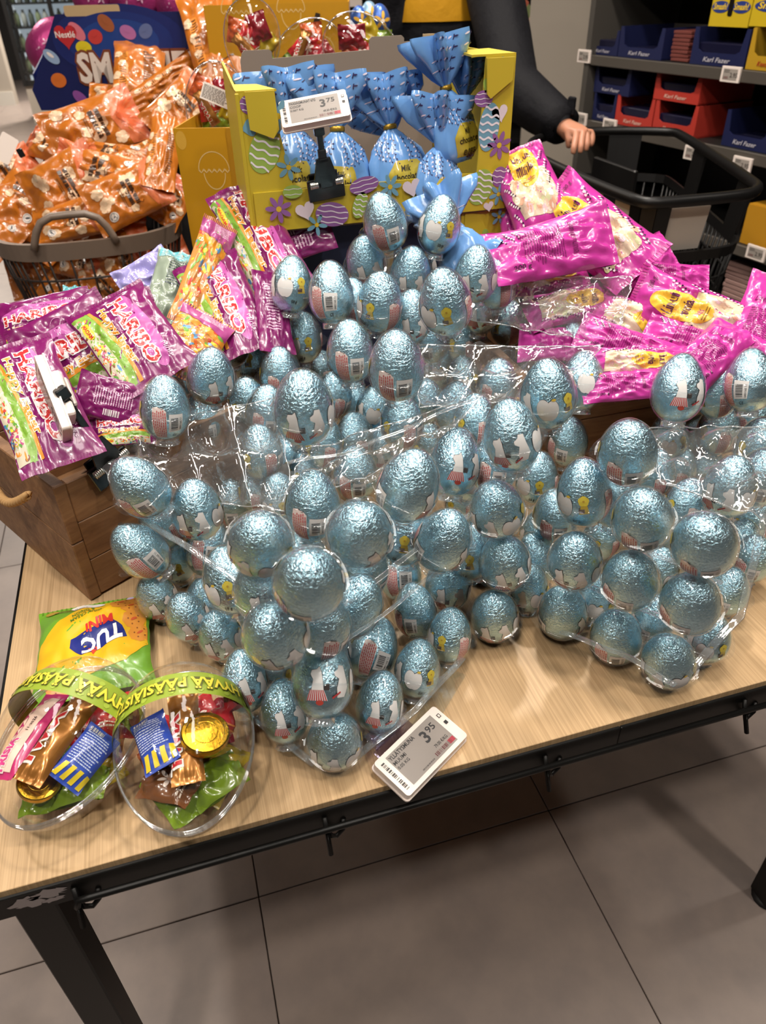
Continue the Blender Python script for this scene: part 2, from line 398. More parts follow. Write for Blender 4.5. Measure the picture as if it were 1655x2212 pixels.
# ================================================================ FOIL EGGS (centre xyz, axis xyz, side turned to the viewer, scale, place)
EGGS = [
(0.3105,1.0629,1.1157,-0.245,-0.048,0.968,20,1.00,'left one of the two topmost eggs'),
(0.3952,1.0636,1.1035,0.180,0.021,0.983,258,1.00,'right one of the two topmost eggs'),
(0.3113,1.3231,1.0173,0.000,-0.000,1.000,330,1.00,'half hidden just left below the two topmost'),
(0.2869,1.3773,0.9885,0.000,-0.000,1.000,325,1.00,'at the left shoulder of the summit, behind'),
(0.4124,1.3386,0.9986,0.000,-0.000,1.000,200,1.00,'between and just below the two topmost'),
(0.2910,1.1014,1.0505,-0.130,-0.253,0.959,165,1.00,'second summit row, left of centre'),
(0.3446,1.0476,1.0431,0.034,-0.291,0.956,165,1.00,'second summit row, right of centre'),
(0.4866,1.3009,0.9759,0.000,-0.000,1.000,250,1.00,'just below the right topmost egg'),
(0.4194,0.9767,1.0548,-0.035,-0.167,0.985,172,1.00,'right end of the summit rows, beside pink bags'),
(0.1714,1.0883,1.0332,0.182,0.288,0.940,262,1.00,'left end of the summit rows, beside purple bags'),
(0.2080,0.9798,1.0525,0.063,0.322,0.945,40,1.00,'third summit row, second from left'),
(0.2643,0.9351,1.0477,0.018,-0.141,0.990,315,1.00,'third summit row, in the middle'),
(0.3033,0.7936,1.0912,-0.217,-0.168,0.962,290,1.00,'third summit row, large one at right'),
(0.1857,1.1127,0.9395,0.064,-0.011,0.998,275,1.00,'tucked under the left end of the summit rows'),
(0.2789,1.3828,0.8013,0.000,-0.000,1.000,215,1.00,'small gap under the summit, left side'),
(0.4932,1.1175,0.9441,0.059,-0.027,0.998,170,1.00,'under the right end of the summit rows'),
(0.2099,0.8922,1.0029,-0.020,0.065,0.998,22,1.00,'middle ridge, left of the two tall ones'),
(0.2221,0.7247,1.0525,-0.069,-0.110,0.992,22,1.00,'middle ridge, right of the two tall ones'),
(0.2349,1.2498,0.8140,0.000,-0.000,1.000,330,1.00,'low behind the large front ridge egg'),
(0.1314,1.0202,0.9272,-0.003,-0.079,0.997,20,1.00,'middle ridge, third from the left end'),
(0.1064,0.6739,1.0460,0.021,-0.102,0.995,170,1.00,'large one in the centre left ridge'),
(0.1001,1.1714,0.8877,0.240,0.372,0.897,290,1.00,'left ridge, behind the one with striped print'),
(0.0279,0.9351,0.9763,0.157,-0.224,0.962,140,1.00,'left ridge, between plain egg and yellow print'),
(-0.0371,0.8863,0.9648,0.129,0.133,0.983,12,1.00,'far left of the ridge, alone by the clamp'),
(0.2509,1.0534,0.8365,0.000,-0.000,1.000,330,1.00,'under plastic below the two tall ones, left'),
(0.2793,0.8899,0.8866,0.000,-0.000,1.000,335,1.00,'under plastic below the two tall ones, right'),
(0.3726,0.9171,0.8793,0.057,-0.024,0.998,130,1.00,'under plastic right of the tall pair'),
(0.4483,0.9391,0.8949,0.000,-0.000,1.000,28,1.00,'right ridge, left of the three white prints'),
(0.4524,1.2016,0.8111,0.000,-0.000,1.000,250,1.00,'deep behind the tall pair, right side'),
(0.4812,1.1640,0.8721,0.000,-0.000,1.000,330,1.00,'under clear plastic below the summit, right'),
(0.5500,1.1279,0.9091,0.000,-0.000,1.000,330,1.00,'upper slope under empty tray, left'),
(0.6562,1.1561,0.8623,0.000,-0.000,1.000,330,1.00,'upper slope under empty tray, right'),
(0.5498,1.2120,0.8156,0.000,-0.000,1.000,330,1.00,'upper slope between ridge and empty tray'),
(0.6281,1.2054,0.8191,0.000,-0.000,1.000,330,1.00,'upper slope under tray, middle'),
(0.3832,0.6709,1.0176,-0.155,-0.009,0.988,245,1.00,'right ridge, with three figures of print'),
(0.5373,0.8490,0.9280,0.163,0.399,0.902,232,1.00,'right ridge end, before the pink bags'),
(0.6718,1.0008,0.7450,0.050,-0.035,0.998,200,0.96,'below the right ridge end, half hidden'),
(0.5474,0.8804,0.8095,0.000,-0.000,1.000,50,1.00,'dip right of centre, upper'),
(0.2244,0.9559,0.8340,0.000,-0.000,1.000,335,1.00,'centre slope, upper left under plastic'),
(0.1984,0.8505,0.8408,0.000,-0.000,1.000,28,1.00,'centre slope, sticker half under plastic'),
(0.0760,0.9067,0.8663,0.000,-0.000,1.000,330,1.00,'left slope under plastic, middle'),
(0.1440,0.9074,0.8213,0.000,-0.000,1.000,330,1.00,'left centre slope, upper of two nested'),
(0.1050,0.6656,0.9301,0.059,0.044,0.997,28,1.00,'left centre slope, lower of two nested'),
(0.0691,0.9317,0.7890,0.000,-0.000,1.000,8,1.00,'left slope, pink sticker under plastic'),
(-0.0341,1.1395,0.7450,0.000,-0.000,1.000,150,1.00,'far left slope, under the tray corner'),
(0.0133,1.0592,0.7559,0.000,-0.000,1.000,8,1.00,'left slope, third from the crate'),
(0.0282,0.9708,0.7468,0.000,-0.000,1.000,45,1.00,'left slope, barcode beside plastic dome'),
(-0.0785,0.7672,0.9290,-0.381,-0.086,0.921,60,1.00,'far left, lying against the wooden crate, upper'),
(-0.0212,0.7746,0.8781,0.000,-0.000,1.000,190,1.00,'left flank, second from the crate'),
(-0.1002,0.7901,0.8220,-0.510,0.130,0.850,30,1.00,'far left, lying against the wooden crate, lower'),
(-0.0684,0.8588,0.7450,-0.164,-0.024,0.986,290,0.90,'left flank low, yellow print by the crate'),
(-0.0179,0.8382,0.7713,0.283,0.579,0.764,24,1.00,'left flank, over the yellow print'),
(0.0355,0.5595,0.9731,0.017,-0.541,0.841,225,1.00,'left front, large round one seen from above'),
(0.0654,0.4772,0.9841,-0.089,-0.477,0.875,60,1.00,'front centre top, largest in the pile'),
(0.1265,0.5383,0.9787,-0.105,-0.526,0.844,120,1.00,'front centre, large round one behind the largest'),
(0.0020,0.6784,0.8377,-0.145,0.299,0.943,300,1.00,'left front, leaning with yellow print'),
(0.0324,0.4964,0.9151,-0.143,-0.435,0.889,185,1.00,'front left, third level of the front corner'),
(0.0744,0.5158,0.8213,0.238,0.667,0.706,158,1.00,'front corner stack, second from the table'),
(0.0773,0.4949,0.7450,0.011,-0.267,0.964,195,0.96,'front corner stack, lowest, nearest the table edge'),
(-0.0950,0.7867,0.7450,-0.132,-0.023,0.991,170,0.86,'bottom row, farthest left by the green bag'),
(-0.0572,0.7196,0.7598,-0.154,-0.023,0.988,165,0.86,'bottom row, second from left'),
(-0.0223,0.6848,0.7500,-0.101,-0.008,0.995,190,0.86,'bottom row, third from left'),
(-0.0331,0.7572,0.7450,-0.079,-0.006,0.997,100,0.86,'behind the bottom row, left'),
(-0.0034,0.5866,0.7658,0.048,0.524,0.850,150,0.86,'bottom row, fourth from left'),
(0.0329,0.5432,0.7515,0.074,0.471,0.879,160,0.86,'bottom row, left of the front corner'),
(0.0291,0.6140,0.7450,-0.048,0.001,0.999,245,0.86,'behind the bottom row, near front corner'),
(0.1262,0.5813,0.8474,0.392,-0.177,0.903,45,1.00,'front right face, lying below the largest'),
(0.1531,0.6077,0.7450,0.479,0.585,0.655,8,0.95,'front right face, long pink sticker'),
(0.1376,0.5292,0.7450,0.312,0.395,0.864,155,0.86,'bottom row, right of the front corner'),
(0.1935,0.5638,0.7450,0.221,0.276,0.935,250,0.86,'bottom row, second right of the front corner'),
(0.2218,0.6566,0.7450,-0.017,0.363,0.932,55,0.89,'front right face, barcode above white pair'),
(0.2488,0.6031,0.7450,0.152,0.225,0.962,310,0.86,'bottom row, third right of the front corner'),
(0.2260,0.7346,0.7450,0.135,0.636,0.760,22,0.95,'front right face, behind the round one'),
(0.2364,0.6033,0.8956,0.193,-0.239,0.952,80,1.00,'front right, tilted over the dip'),
(0.2784,0.6857,0.7524,0.112,-0.061,0.992,160,1.00,'front right face, striped print above the table'),
(0.1920,0.5903,0.9852,0.219,-0.140,0.966,90,1.00,'centre, large one tilted to the right'),
(0.2876,0.7039,0.9265,0.291,0.449,0.845,140,1.00,'centre, tall one right of the tilted pair'),
(0.3245,0.6357,0.9939,-0.161,0.128,0.979,178,1.00,'centre right, pointed top with dark print'),
(0.3109,0.6293,0.9034,-0.266,-0.257,0.929,215,1.00,'narrow stack right of the dip, upper'),
(0.3262,0.6273,0.8225,-0.213,-0.149,0.966,160,1.00,'narrow stack right of the dip, middle'),
(0.3142,0.6180,0.7450,-0.173,-0.169,0.970,172,0.98,'narrow stack right of the dip, lowest'),
(0.4594,0.8078,0.8055,0.000,-0.000,1.000,280,1.00,'behind the narrow stack, upper'),
(0.4435,0.7558,0.7450,0.000,-0.000,1.000,255,0.89,'behind the narrow stack, middle'),
(0.3780,0.6525,0.7450,0.000,-0.000,1.000,210,0.86,'behind the narrow stack, lowest'),
(0.5719,0.6892,0.9854,0.228,0.356,0.906,140,1.00,'right block, upper pair, front one'),
(0.7723,0.8807,0.8936,0.048,-0.043,0.998,285,1.00,'right block, upper pair, back one'),
(0.7078,0.7209,0.9592,0.156,0.399,0.904,55,1.00,'right block, at the picture edge on top'),
(0.4346,0.5787,0.9847,-0.271,-0.231,0.934,22,1.00,'right block, rear left, plain front'),
(0.4092,0.6090,0.9186,-0.118,0.118,0.986,292,1.00,'right block, left stack, top'),
(0.4256,0.5219,0.9386,-0.373,-0.268,0.888,25,1.00,'right block, middle stack, top'),
(0.4516,0.4581,0.9468,-0.461,-0.335,0.822,25,1.00,'right block, right stack, top'),
(0.3907,0.5777,0.8477,-0.212,-0.221,0.952,180,1.00,'right block, left stack, middle'),
(0.3976,0.5952,0.7477,-0.165,-0.135,0.977,95,1.00,'right block, left stack, lowest'),
(0.4251,0.5183,0.8577,-0.283,-0.229,0.931,45,1.00,'right block, middle stack, middle'),
(0.4406,0.5399,0.7450,-0.228,-0.159,0.961,30,1.00,'right block, middle stack, lowest'),
(0.4572,0.4591,0.8662,-0.341,-0.234,0.911,48,1.00,'right block, right stack, middle'),
(0.4775,0.4861,0.7450,-0.308,-0.189,0.933,215,1.00,'right block, right stack, lowest, by the edge'),
(0.7156,0.8238,0.7583,0.000,-0.000,1.000,335,0.99,'right block, second row from the left'),
(0.7986,0.8856,0.7657,0.000,-0.000,1.000,330,1.00,'right block, under the clear dome'),
(0.7527,0.9716,0.7551,0.000,-0.000,1.000,330,1.00,'right block, behind the rear left'),
(0.7684,0.8167,0.8255,0.000,-0.000,1.000,330,1.00,'right block, behind the clear dome'),
(0.6101,0.6045,0.8865,0.000,-0.000,1.000,190,1.00,'right block, right of the clear dome'),
(0.7110,0.6592,0.8453,0.000,-0.000,1.000,20,1.00,'right block, at the picture edge, middle'),
(0.7614,0.7269,0.8482,0.000,-0.000,1.000,330,1.00,'right block, at the picture edge, upper'),
(0.7728,0.8297,0.7450,0.000,-0.000,1.000,35,0.99,'right block, sticker between two domes'),
(0.7023,0.6481,0.7450,0.000,-0.000,1.000,30,0.86,'right block, second column behind the right stack, top'),
(0.6200,0.5674,0.7450,0.000,-0.000,1.000,35,0.86,'right block, second column behind, middle'),
(0.5446,0.5040,0.7450,0.000,-0.000,1.000,240,0.86,'right block, second column behind, lowest'),
(0.5236,0.7180,0.7450,0.000,-0.000,1.000,300,0.86,'right block, between left and middle stack'),
(0.5601,0.6309,0.7450,0.000,-0.000,1.000,200,0.86,'right block, between middle and right stack'),
(0.4993,0.5522,0.7450,0.000,-0.000,1.000,50,0.86,'right block, low between the two stacks'),
(0.6820,0.6027,0.7561,0.000,-0.000,1.000,20,0.86,'right block, third column at the back'),
(0.4532,0.6074,0.7450,0.000,-0.000,1.000,240,0.86,'right block, low between left and middle'),
(0.5439,0.9458,0.8018,0.000,-0.000,1.000,330,1.00,'dip below the three figures of print'),
(0.3697,0.8667,0.7450,0.000,-0.000,1.000,330,0.94,'deep in the dip, centre'),
(0.3712,1.0329,0.7508,0.000,-0.000,1.000,330,1.00,'deep behind the tilted pair'),
(0.0912,0.8486,0.7450,0.000,-0.000,1.000,330,0.88,'deep behind the two round ones'),
(0.0768,1.0189,0.8917,0.019,-0.192,0.981,330,0.95,'*tucked below the one left ridge, behind the one with striped print'),
(0.0074,1.0076,0.8768,-0.033,0.108,0.994,20,0.95,'*tucked above the one far left slope, under the tray corner'),
(-0.0758,0.9777,0.8665,-0.025,-0.127,0.992,245,0.95,'*tucked left of the one far left slope, under the tray corner'),
(0.3137,0.9517,1.0146,0.020,-0.137,0.990,160,0.95,'*tucked right of the one third summit row, in the middle'),
(0.6037,0.6608,0.8208,0.183,0.109,0.977,330,0.95,'*tucked below the one right block, second row from the left'),
(0.1375,1.1471,0.9438,-0.111,0.006,0.994,50,0.95,'*tucked above the one left ridge, behind the one with striped print'),
(0.2076,0.6509,0.8763,0.154,0.137,0.979,290,0.95,'*tucked left of the one front right, tilted over the dip'),
(-0.0717,0.8454,0.8201,-0.166,-0.108,0.980,330,0.95,'*tucked above the one far left, lying against the wooden crate, lower'),
(0.6959,0.8344,0.8154,-0.192,0.059,0.980,245,0.95,'*tucked right of the one right block, behind the rear left'),
(0.0450,1.0290,0.8348,0.107,-0.158,0.982,160,0.95,'*tucked left of the one left slope under plastic, middle'),
(0.3415,0.9681,0.8720,-0.135,-0.176,0.975,50,0.95,'*tucked right of the one under plastic below the two tall ones, right'),
(0.3461,0.7173,0.9042,0.136,0.179,0.974,20,0.95,'*tucked below the one centre right, pointed top with dark print'),
(0.4534,1.0852,0.8389,-0.109,0.146,0.983,245,0.95,'*tucked right of the one deep behind the tall pair, right side'),
(0.2726,0.9673,0.8012,-0.082,-0.076,0.994,160,0.95,'*tucked right of the one centre slope, upper left under plastic'),
(-0.0143,1.0485,0.9424,-0.158,0.090,0.983,50,0.95,'*tucked left of the one left ridge, between plain egg and yellow print'),
(0.7484,0.6873,0.7458,0.035,0.144,0.989,290,0.95,'*tucked above the one right block, third column at the back'),
(0.7231,0.7911,0.9074,-0.177,0.057,0.983,330,0.95,'*tucked below the one right block, upper pair, back one'),
(0.4335,0.7022,0.8174,-0.115,-0.085,0.990,20,0.95,'*tucked above the one behind the narrow stack, middle'),
(0.5977,0.9881,0.9135,0.007,0.142,0.990,245,0.95,'*tucked right of the one upper slope under empty tray, right'),
(0.0328,0.5676,0.9126,0.180,-0.098,0.979,160,0.95,'*tucked right of the one left front, leaning with yellow print'),
(0.0815,0.5312,0.8784,0.144,-0.180,0.973,330,0.95,'*tucked left of the one front right face, lying below the largest'),
(0.3013,0.6776,0.8077,-0.030,0.091,0.995,290,0.95,'*tucked right of the one front right, tilted over the dip'),
(0.3593,0.8143,0.9103,0.090,0.174,0.981,330,0.95,'*tucked right of the one under plastic right of the tall pair'),
(0.0958,0.9431,0.9079,0.144,-0.046,0.989,20,0.95,'*tucked left of the one large one in the centre left ridge'),
(0.1132,0.9594,0.8167,0.058,0.019,0.998,245,0.95,'*tucked right of the one left slope under plastic, middle'),
(0.1622,0.8915,0.8742,0.141,-0.098,0.985,330,0.95,'*tucked above the one left centre slope, upper of two nested'),
(0.3776,1.0471,0.9352,-0.100,-0.050,0.994,50,0.95,'*tucked above the one deep behind the tall pair, right side'),
(0.4643,0.6228,0.8897,-0.017,0.133,0.991,330,0.95,'*tucked right of the one right block, left stack, top'),
(0.8287,0.8217,0.8276,0.089,0.191,0.977,20,0.95,'*tucked above the one right block, at the picture edge, upper'),
(0.2698,0.9996,0.8542,0.174,0.111,0.978,245,0.95,'*tucked right of the one under plastic below the two tall ones, left'),
(0.0925,0.8720,0.8073,-0.099,-0.002,0.995,290,0.95,'*tucked right of the one left slope, pink sticker under plastic'),
(0.4792,1.0319,1.0169,-0.050,0.070,0.996,330,0.95,'*tucked above the one under the right end of the summit rows'),
(0.2485,1.0096,1.0188,-0.151,0.127,0.980,20,0.95,'*tucked left of the one third summit row, in the middle'),
(-0.0586,0.9860,0.8107,0.111,-0.160,0.981,330,0.95,'*tucked right of the one far left, lying against the wooden crate, upper'),
(0.4120,0.7009,0.7475,-0.150,0.188,0.971,50,0.95,'*tucked below the one behind the narrow stack, middle'),
(0.5880,0.7212,0.8400,-0.079,-0.054,0.995,330,0.95,'*tucked left of the one right block, second row from the left'),
(0.0714,1.1124,0.9479,0.070,-0.079,0.994,245,0.95,'*tucked above the one left ridge, between plain egg and yellow print'),
(0.1536,0.6423,0.8424,0.135,-0.182,0.974,330,0.95,'*tucked left of the one front right face, behind the round one'),
(0.2084,1.0163,0.8804,0.189,-0.110,0.976,330,0.95,'*tucked left of the one under plastic below the two tall ones, left'),
(0.6037,0.7008,0.7368,-0.017,0.044,1.000,20,0.95,'*tucked below the one right block, middle stack, top'),
(0.0320,0.7084,0.7537,-0.100,-0.040,1.000,160,0.95,'*tucked above the one front left, third level of the front corner'),
(0.5880,0.7612,0.7560,-0.071,-0.082,1.000,245,0.95,'*tucked left of the one right block, middle stack, top'),
(0.1984,0.8505,0.7568,-0.063,-0.031,1.000,330,0.95,'*tucked above the one front centre, large round one behind the largest'),
(0.1536,0.6823,0.7584,-0.021,0.008,1.000,20,0.95,'*tucked above the one front right face, lying below the largest'),
(0.0962,0.6113,0.7634,-0.016,0.037,1.000,160,0.95,'*tucked above the one front corner stack, second from the table'),
(0.7614,0.7469,0.7642,-0.059,0.076,1.000,245,0.95,'*tucked right of the one right block, right of the clear dome'),
(0.6101,0.6045,0.8025,-0.095,0.034,1.000,330,0.95,'*tucked right of the one right block, right stack, top'),
(0.3461,0.7173,0.8202,-0.017,0.012,1.000,20,0.95,'*tucked below the one narrow stack right of the dip, upper'),
(0.3461,0.7373,0.7362,-0.072,-0.060,1.000,160,0.95,'*tucked left of the one narrow stack right of the dip, middle'),
(0.3593,0.8143,0.8263,0.060,0.094,1.000,245,0.95,'*tucked right of the one centre, tall one right of the tilted pair'),
(0.0328,0.5876,0.8286,-0.037,0.038,1.000,330,0.95,'*tucked left of the one front left, third level of the front corner'),
(0.0900,0.6756,0.8461,0.075,0.079,1.000,20,0.95,'*tucked above the one front centre top, largest in the pile'),
(0.0900,0.6756,0.7621,-0.083,-0.092,1.000,160,0.95,'*tucked below the one front centre top, largest in the pile'),
]
foil = mat('blue_foil', 'bfe4f2', .20, 1.0); 
def foil_nodes(m):
    nt = m.node_tree; b = nt.nodes['Principled BSDF']; tc = nt.nodes.new('ShaderNodeTexCoord')
    n1 = nt.nodes.new('ShaderNodeTexNoise'); n1.inputs['Scale'].default_value = 330; n1.inputs['Detail'].default_value = 5; n1.inputs['Distortion'].default_value = 1.2
    v1 = nt.nodes.new('ShaderNodeTexVoronoi'); v1.inputs['Scale'].default_value = 240; v1.feature = 'DISTANCE_TO_EDGE'
    n2 = nt.nodes.new('ShaderNodeTexNoise'); n2.inputs['Scale'].default_value = 38; n2.inputs['Detail'].default_value = 3
    ma = nt.nodes.new('ShaderNodeMath'); ma.operation = 'MULTIPLY_ADD'
    for n in (n1, v1, n2): nt.links.new(tc.outputs['Object'], n.inputs['Vector'])
    mx = nt.nodes.new('ShaderNodeMath'); mx.operation = 'MINIMUM'; mx.inputs[1].default_value = .12
    nt.links.new(v1.outputs['Distance'], mx.inputs[0])
    ml = nt.nodes.new('ShaderNodeMath'); ml.operation = 'MULTIPLY'; ml.inputs[1].default_value = 1.5; nt.links.new(mx.outputs[0], ml.inputs[0])
    nt.links.new(n1.outputs['Fac'], ma.inputs[0]); ma.inputs[1].default_value = .9; nt.links.new(ml.outputs[0], ma.inputs[2])
    # crumple grows towards the narrow top of the egg
    sx = nt.nodes.new('ShaderNodeSeparateXYZ'); nt.links.new(tc.outputs['Object'], sx.inputs[0])
    mr = nt.nodes.new('ShaderNodeMapRange'); mr.inputs['From Min'].default_value = -.03; mr.inputs['From Max'].default_value = .034
    mr.inputs['To Min'].default_value = .22; mr.inputs['To Max'].default_value = 1.0; nt.links.new(sx.outputs['Z'], mr.inputs['Value'])
    m3 = nt.nodes.new('ShaderNodeMath'); m3.operation = 'MULTIPLY'; nt.links.new(ma.outputs[0], m3.inputs[0]); nt.links.new(mr.outputs[0], m3.inputs[1])
    m4 = nt.nodes.new('ShaderNodeMath'); m4.operation = 'MULTIPLY_ADD'; m4.inputs[1].default_value = 2.2; nt.links.new(n2.outputs['Fac'], m4.inputs[0]); nt.links.new(m3.outputs[0], m4.inputs[2])
    bp = nt.nodes.new('ShaderNodeBump'); bp.inputs['Strength'].default_value = .85; bp.inputs['Distance'].default_value = .0019
    nt.links.new(m4.outputs[0], bp.inputs['Height']); nt.links.new(bp.outputs[0], b.inputs['Normal'])
foil_nodes(foil)
EH, EW = .084, .030
def erad(z):
    t = max(-1, min(1, z / (EH / 2))); return EW * math.sqrt(max(0, 1 - t * t)) * (1 - .15 * t - .04 * t * t) * 1.012
def eprof(n=22, k=1.0, add=0.0):
    o = []
    for i in range(n + 1):
        a = -PI / 2 + PI * i / n; z = EH / 2 * math.sin(a); o.append((max(0.0002, erad(z) * k + (add if 0 < i < n else 0)), z * k))
    return o
egg0 = empty('foil_egg')
def fr(j, a): return 1 + .006 * math.sin(9 * a + j) * (1 if j > 14 else .3)
MB().lathe(eprof(), 32, foil, fr=fr).build('foil', parent=egg0)
def efn(x, y, z):
    a = x / EW; r = erad(y) + z; return Vector((math.sin(a) * r, -math.cos(a) * r, y))
def X(az): return EW * R(az)
A1 = Art()
PINK, RED, WHT, BLK_ = 'ecd6cf', 'c8575a', 'eee8e4', '17130f'
A1.poly([(-.011, -.034), (.007, -.033), (.0075, .004), (.004, .0075), (.001, .0055), (-.003, .010), (-.006, .007), (-.010, .0085)], PINK, 1)
for k in range(7):
    A1.lines(-.0300 + 0, -.0095 + k * .0024, .004 + (k % 3) * .002, -.0072 + k * .0024, 1, RED, 2, seed=k, th=.55) if False else None
rn = random.Random(2)
for k in range(7):                                     # rows of red print running up the label
    x = -.0092 + k * .0024; y = -.031
    while y < .001 + (k % 3) * .0016:
        l = rn.uniform(.0012, .0040); A1.rect(x, y, x + .0013, y + l, RED, 2); y += l + .0007
A1.poly([(.0095, -.024), (.0275, -.023), (.0285, -.001), (.0105, .0005)], WHT, 1)
A1.bars(.0125, -.021, .0215, -.004, 15, vert=False, lay=2, seed=4)
A1.text('6401165 11', .0262, -.0215, .0026, BLK_, 2, rot=90, bold=.01)
A1.text('CE', .016, -.031, .004, '23343c', 2, bold=.01)
A1.build('sticker', efn, egg0, eps=.00022, maxlen=.006, inkfn=lambda c: ink(c, .5, .1))
A2 = Art()
def pebble(cx, cy, rx, ry, rot=0, col=WHT, lay=2, n=22):
    A2.poly(ell(cx, cy, rx + .0003, ry + .0003, n, rot), '2a2422', lay - 1); A2.poly(ell(cx, cy, rx, ry, n, rot), col, lay)
def fan(cx, cy, w0, w1, h, n=9):
    A2.poly([(cx - w0, cy), (cx + w0, cy), (cx + w1, cy - h), (cx - w1, cy - h)], WHT, 1)
    for i in range(n):
        a = -1 + 2 * (i + .15) / n; b = -1 + 2 * (i + .7) / n
        A2.poly([(cx + w0 * a, cy), (cx + w0 * b, cy), (cx + w1 * b, cy - h), (cx + w1 * a, cy - h)], 'c02f33', 2)
x = X(150)
A2.poly([(x - .0068, -.0112), (x - .0052, -.001), (x - .0085, .004), (x - .0075, .0085), (x - .002, .0095), (x + .001, .0125), (x + .0035, .006), (x + .0052, -.004), (x + .0060, -.0112)], '2a2422', 1); A2.poly([(x - .0064, -.011), (x - .0048, -.001), (x - .0080, .0042), (x - .0070, .0080), (x - .002, .0090), (x + .0008, .0118), (x + .0031, .006), (x + .0048, -.004), (x + .0056, -.011)], WHT, 2); fan(x - .001, -.011, .0068, .0115, .0105)
A2.poly(ell(x + .002, -.0235, .0042, .0026, 14), 'c8412f', 4); A2.rect(x + .006, -.011, x + .011, -.005, '2b1d16', 4)
x = X(197)
A2.poly([(x - .004, -.0185), (x + .005, -.018), (x + .0075, -.008), (x + .0045, .003), (x + .003, .0125), (x - .003, .013), (x - .0045, .009), (x - .0085, .0065), (x - .008, .003), (x - .0035, .0), (x - .0055, -.009)], WHT, 2)
A2.poly([(x - .010, -.018), (x - .002, -.012), (x - .0012, -.0135), (x - .009, -.0198)], 'b92b2b', 5)
x = X(243)
A2.poly(ell(x - .0035, -.004, .0083, .0138, 22, 10), '2a2422', 1); A2.poly(ell(x + .0045, -.005, .0078, .0133, 22, -8), '2a2422', 1); A2.poly(ell(x - .0035, -.004, .008, .0135, 22, 10), WHT, 2); A2.poly(ell(x + .0045, -.005, .0075, .0130, 22, -8), WHT, 2)
A2.poly(ell(x + .007, .0085, .0026, .0014, 10), 'd9b437', 5)
x = X(290)
A2.flower(x, .005, .0062, 'd8c03a', 'b98f22', 5, 3, 18, .9)
A2.poly([(x - .0028, .001), (x + .0035, .001), (x + .0062, -.011), (x - .0050, -.012)], 'cfae34', 2); A2.rect(x - .0055, -.0095, x + .001, -.0045, '4c2f1c', 4)
A2.text('50 g', X(262), -.026, .0042, '1c1a1a', 3, bold=.03, shear=.2)
A2.build('print', efn, egg0, eps=.00022, maxlen=.006, inkfn=lambda c: ink(c, .45, .15))
# clear blister cup
cl = clear('clear_shell_plastic', gl=.08, haze=.012)
clt = clear('clear_tray_plastic', gl=.26, haze=.06, edge=.9)
clr = clear('clear_plastic_edge', tint=(.86, .9, .92), gl=.6, edge=.95, haze=.2)
def cup_mesh(flange):
    m = MB(); pr = [(r, z) for r, z in eprof(16, 1.035, .0009)]
    m.lathe(pr, 24, cl)
    m.lathe([(.0145, -.0400), (.0140, -.0475), (.0165, -.0478)], 24, clr, fr=lambda j, a: 1 + .05 * (1 if math.sin(12 * a) > 0 else -1))
    if flange:
        m.lathe([(.0318, -.004), (.0345, -.0045), (.0385, -.0050), (.0388, -.0062)], 28, cl, fr=lambda j, a: 1 + (.05 * math.sin(4 * a) if j > 1 else 0))
    return m
cup_mesh(True).build('clear_shell', parent=egg0)
def facetxt(a):
    for lo, hi, t in ((-10, 14, 'pink text sticker'), (14, 36, 'pink and barcode stickers'), (36, 75, 'white barcode sticker'), (75, 132, 'barcode and striped print'),
                      (132, 180, 'red striped print'), (180, 205, 'white print with black top'), (205, 252, 'white double print'), (252, 276, 'white and yellow print'), (276, 312, 'small yellow print'), (312, 322, 'yellow print and pink sticker')):
        if lo <= a < hi: return t
    return 'plain crinkled foil'
UP = Vector((0, 0, 1))
usedA = usedB = False
for n, (x, y, z, ax, ay, az_, azi, sc, loc) in enumerate(EGGS):
    P = Vector((x, y, z)); axis = Vector((ax, ay, az_)).normalized(); tocam = (Vector(CAM) - P).normalized()
    M = frame(P, y=-(tocam - axis * tocam.dot(axis)), z=axis)          # local -Y looks at the viewer
    M = M @ Matrix.Rotation(-R(azi), 4, 'Z') @ Matrix.Scale(sc, 4)
    e = egg0 if n == 0 else copy_tree(egg0)
    e.matrix_world = M
    tag(e, 'foil egg ' + loc[1:] if loc[0] == '*' else f'foil egg with {facetxt(azi)}, {loc}', 'egg', 'foil wrapped eggs in the pile')
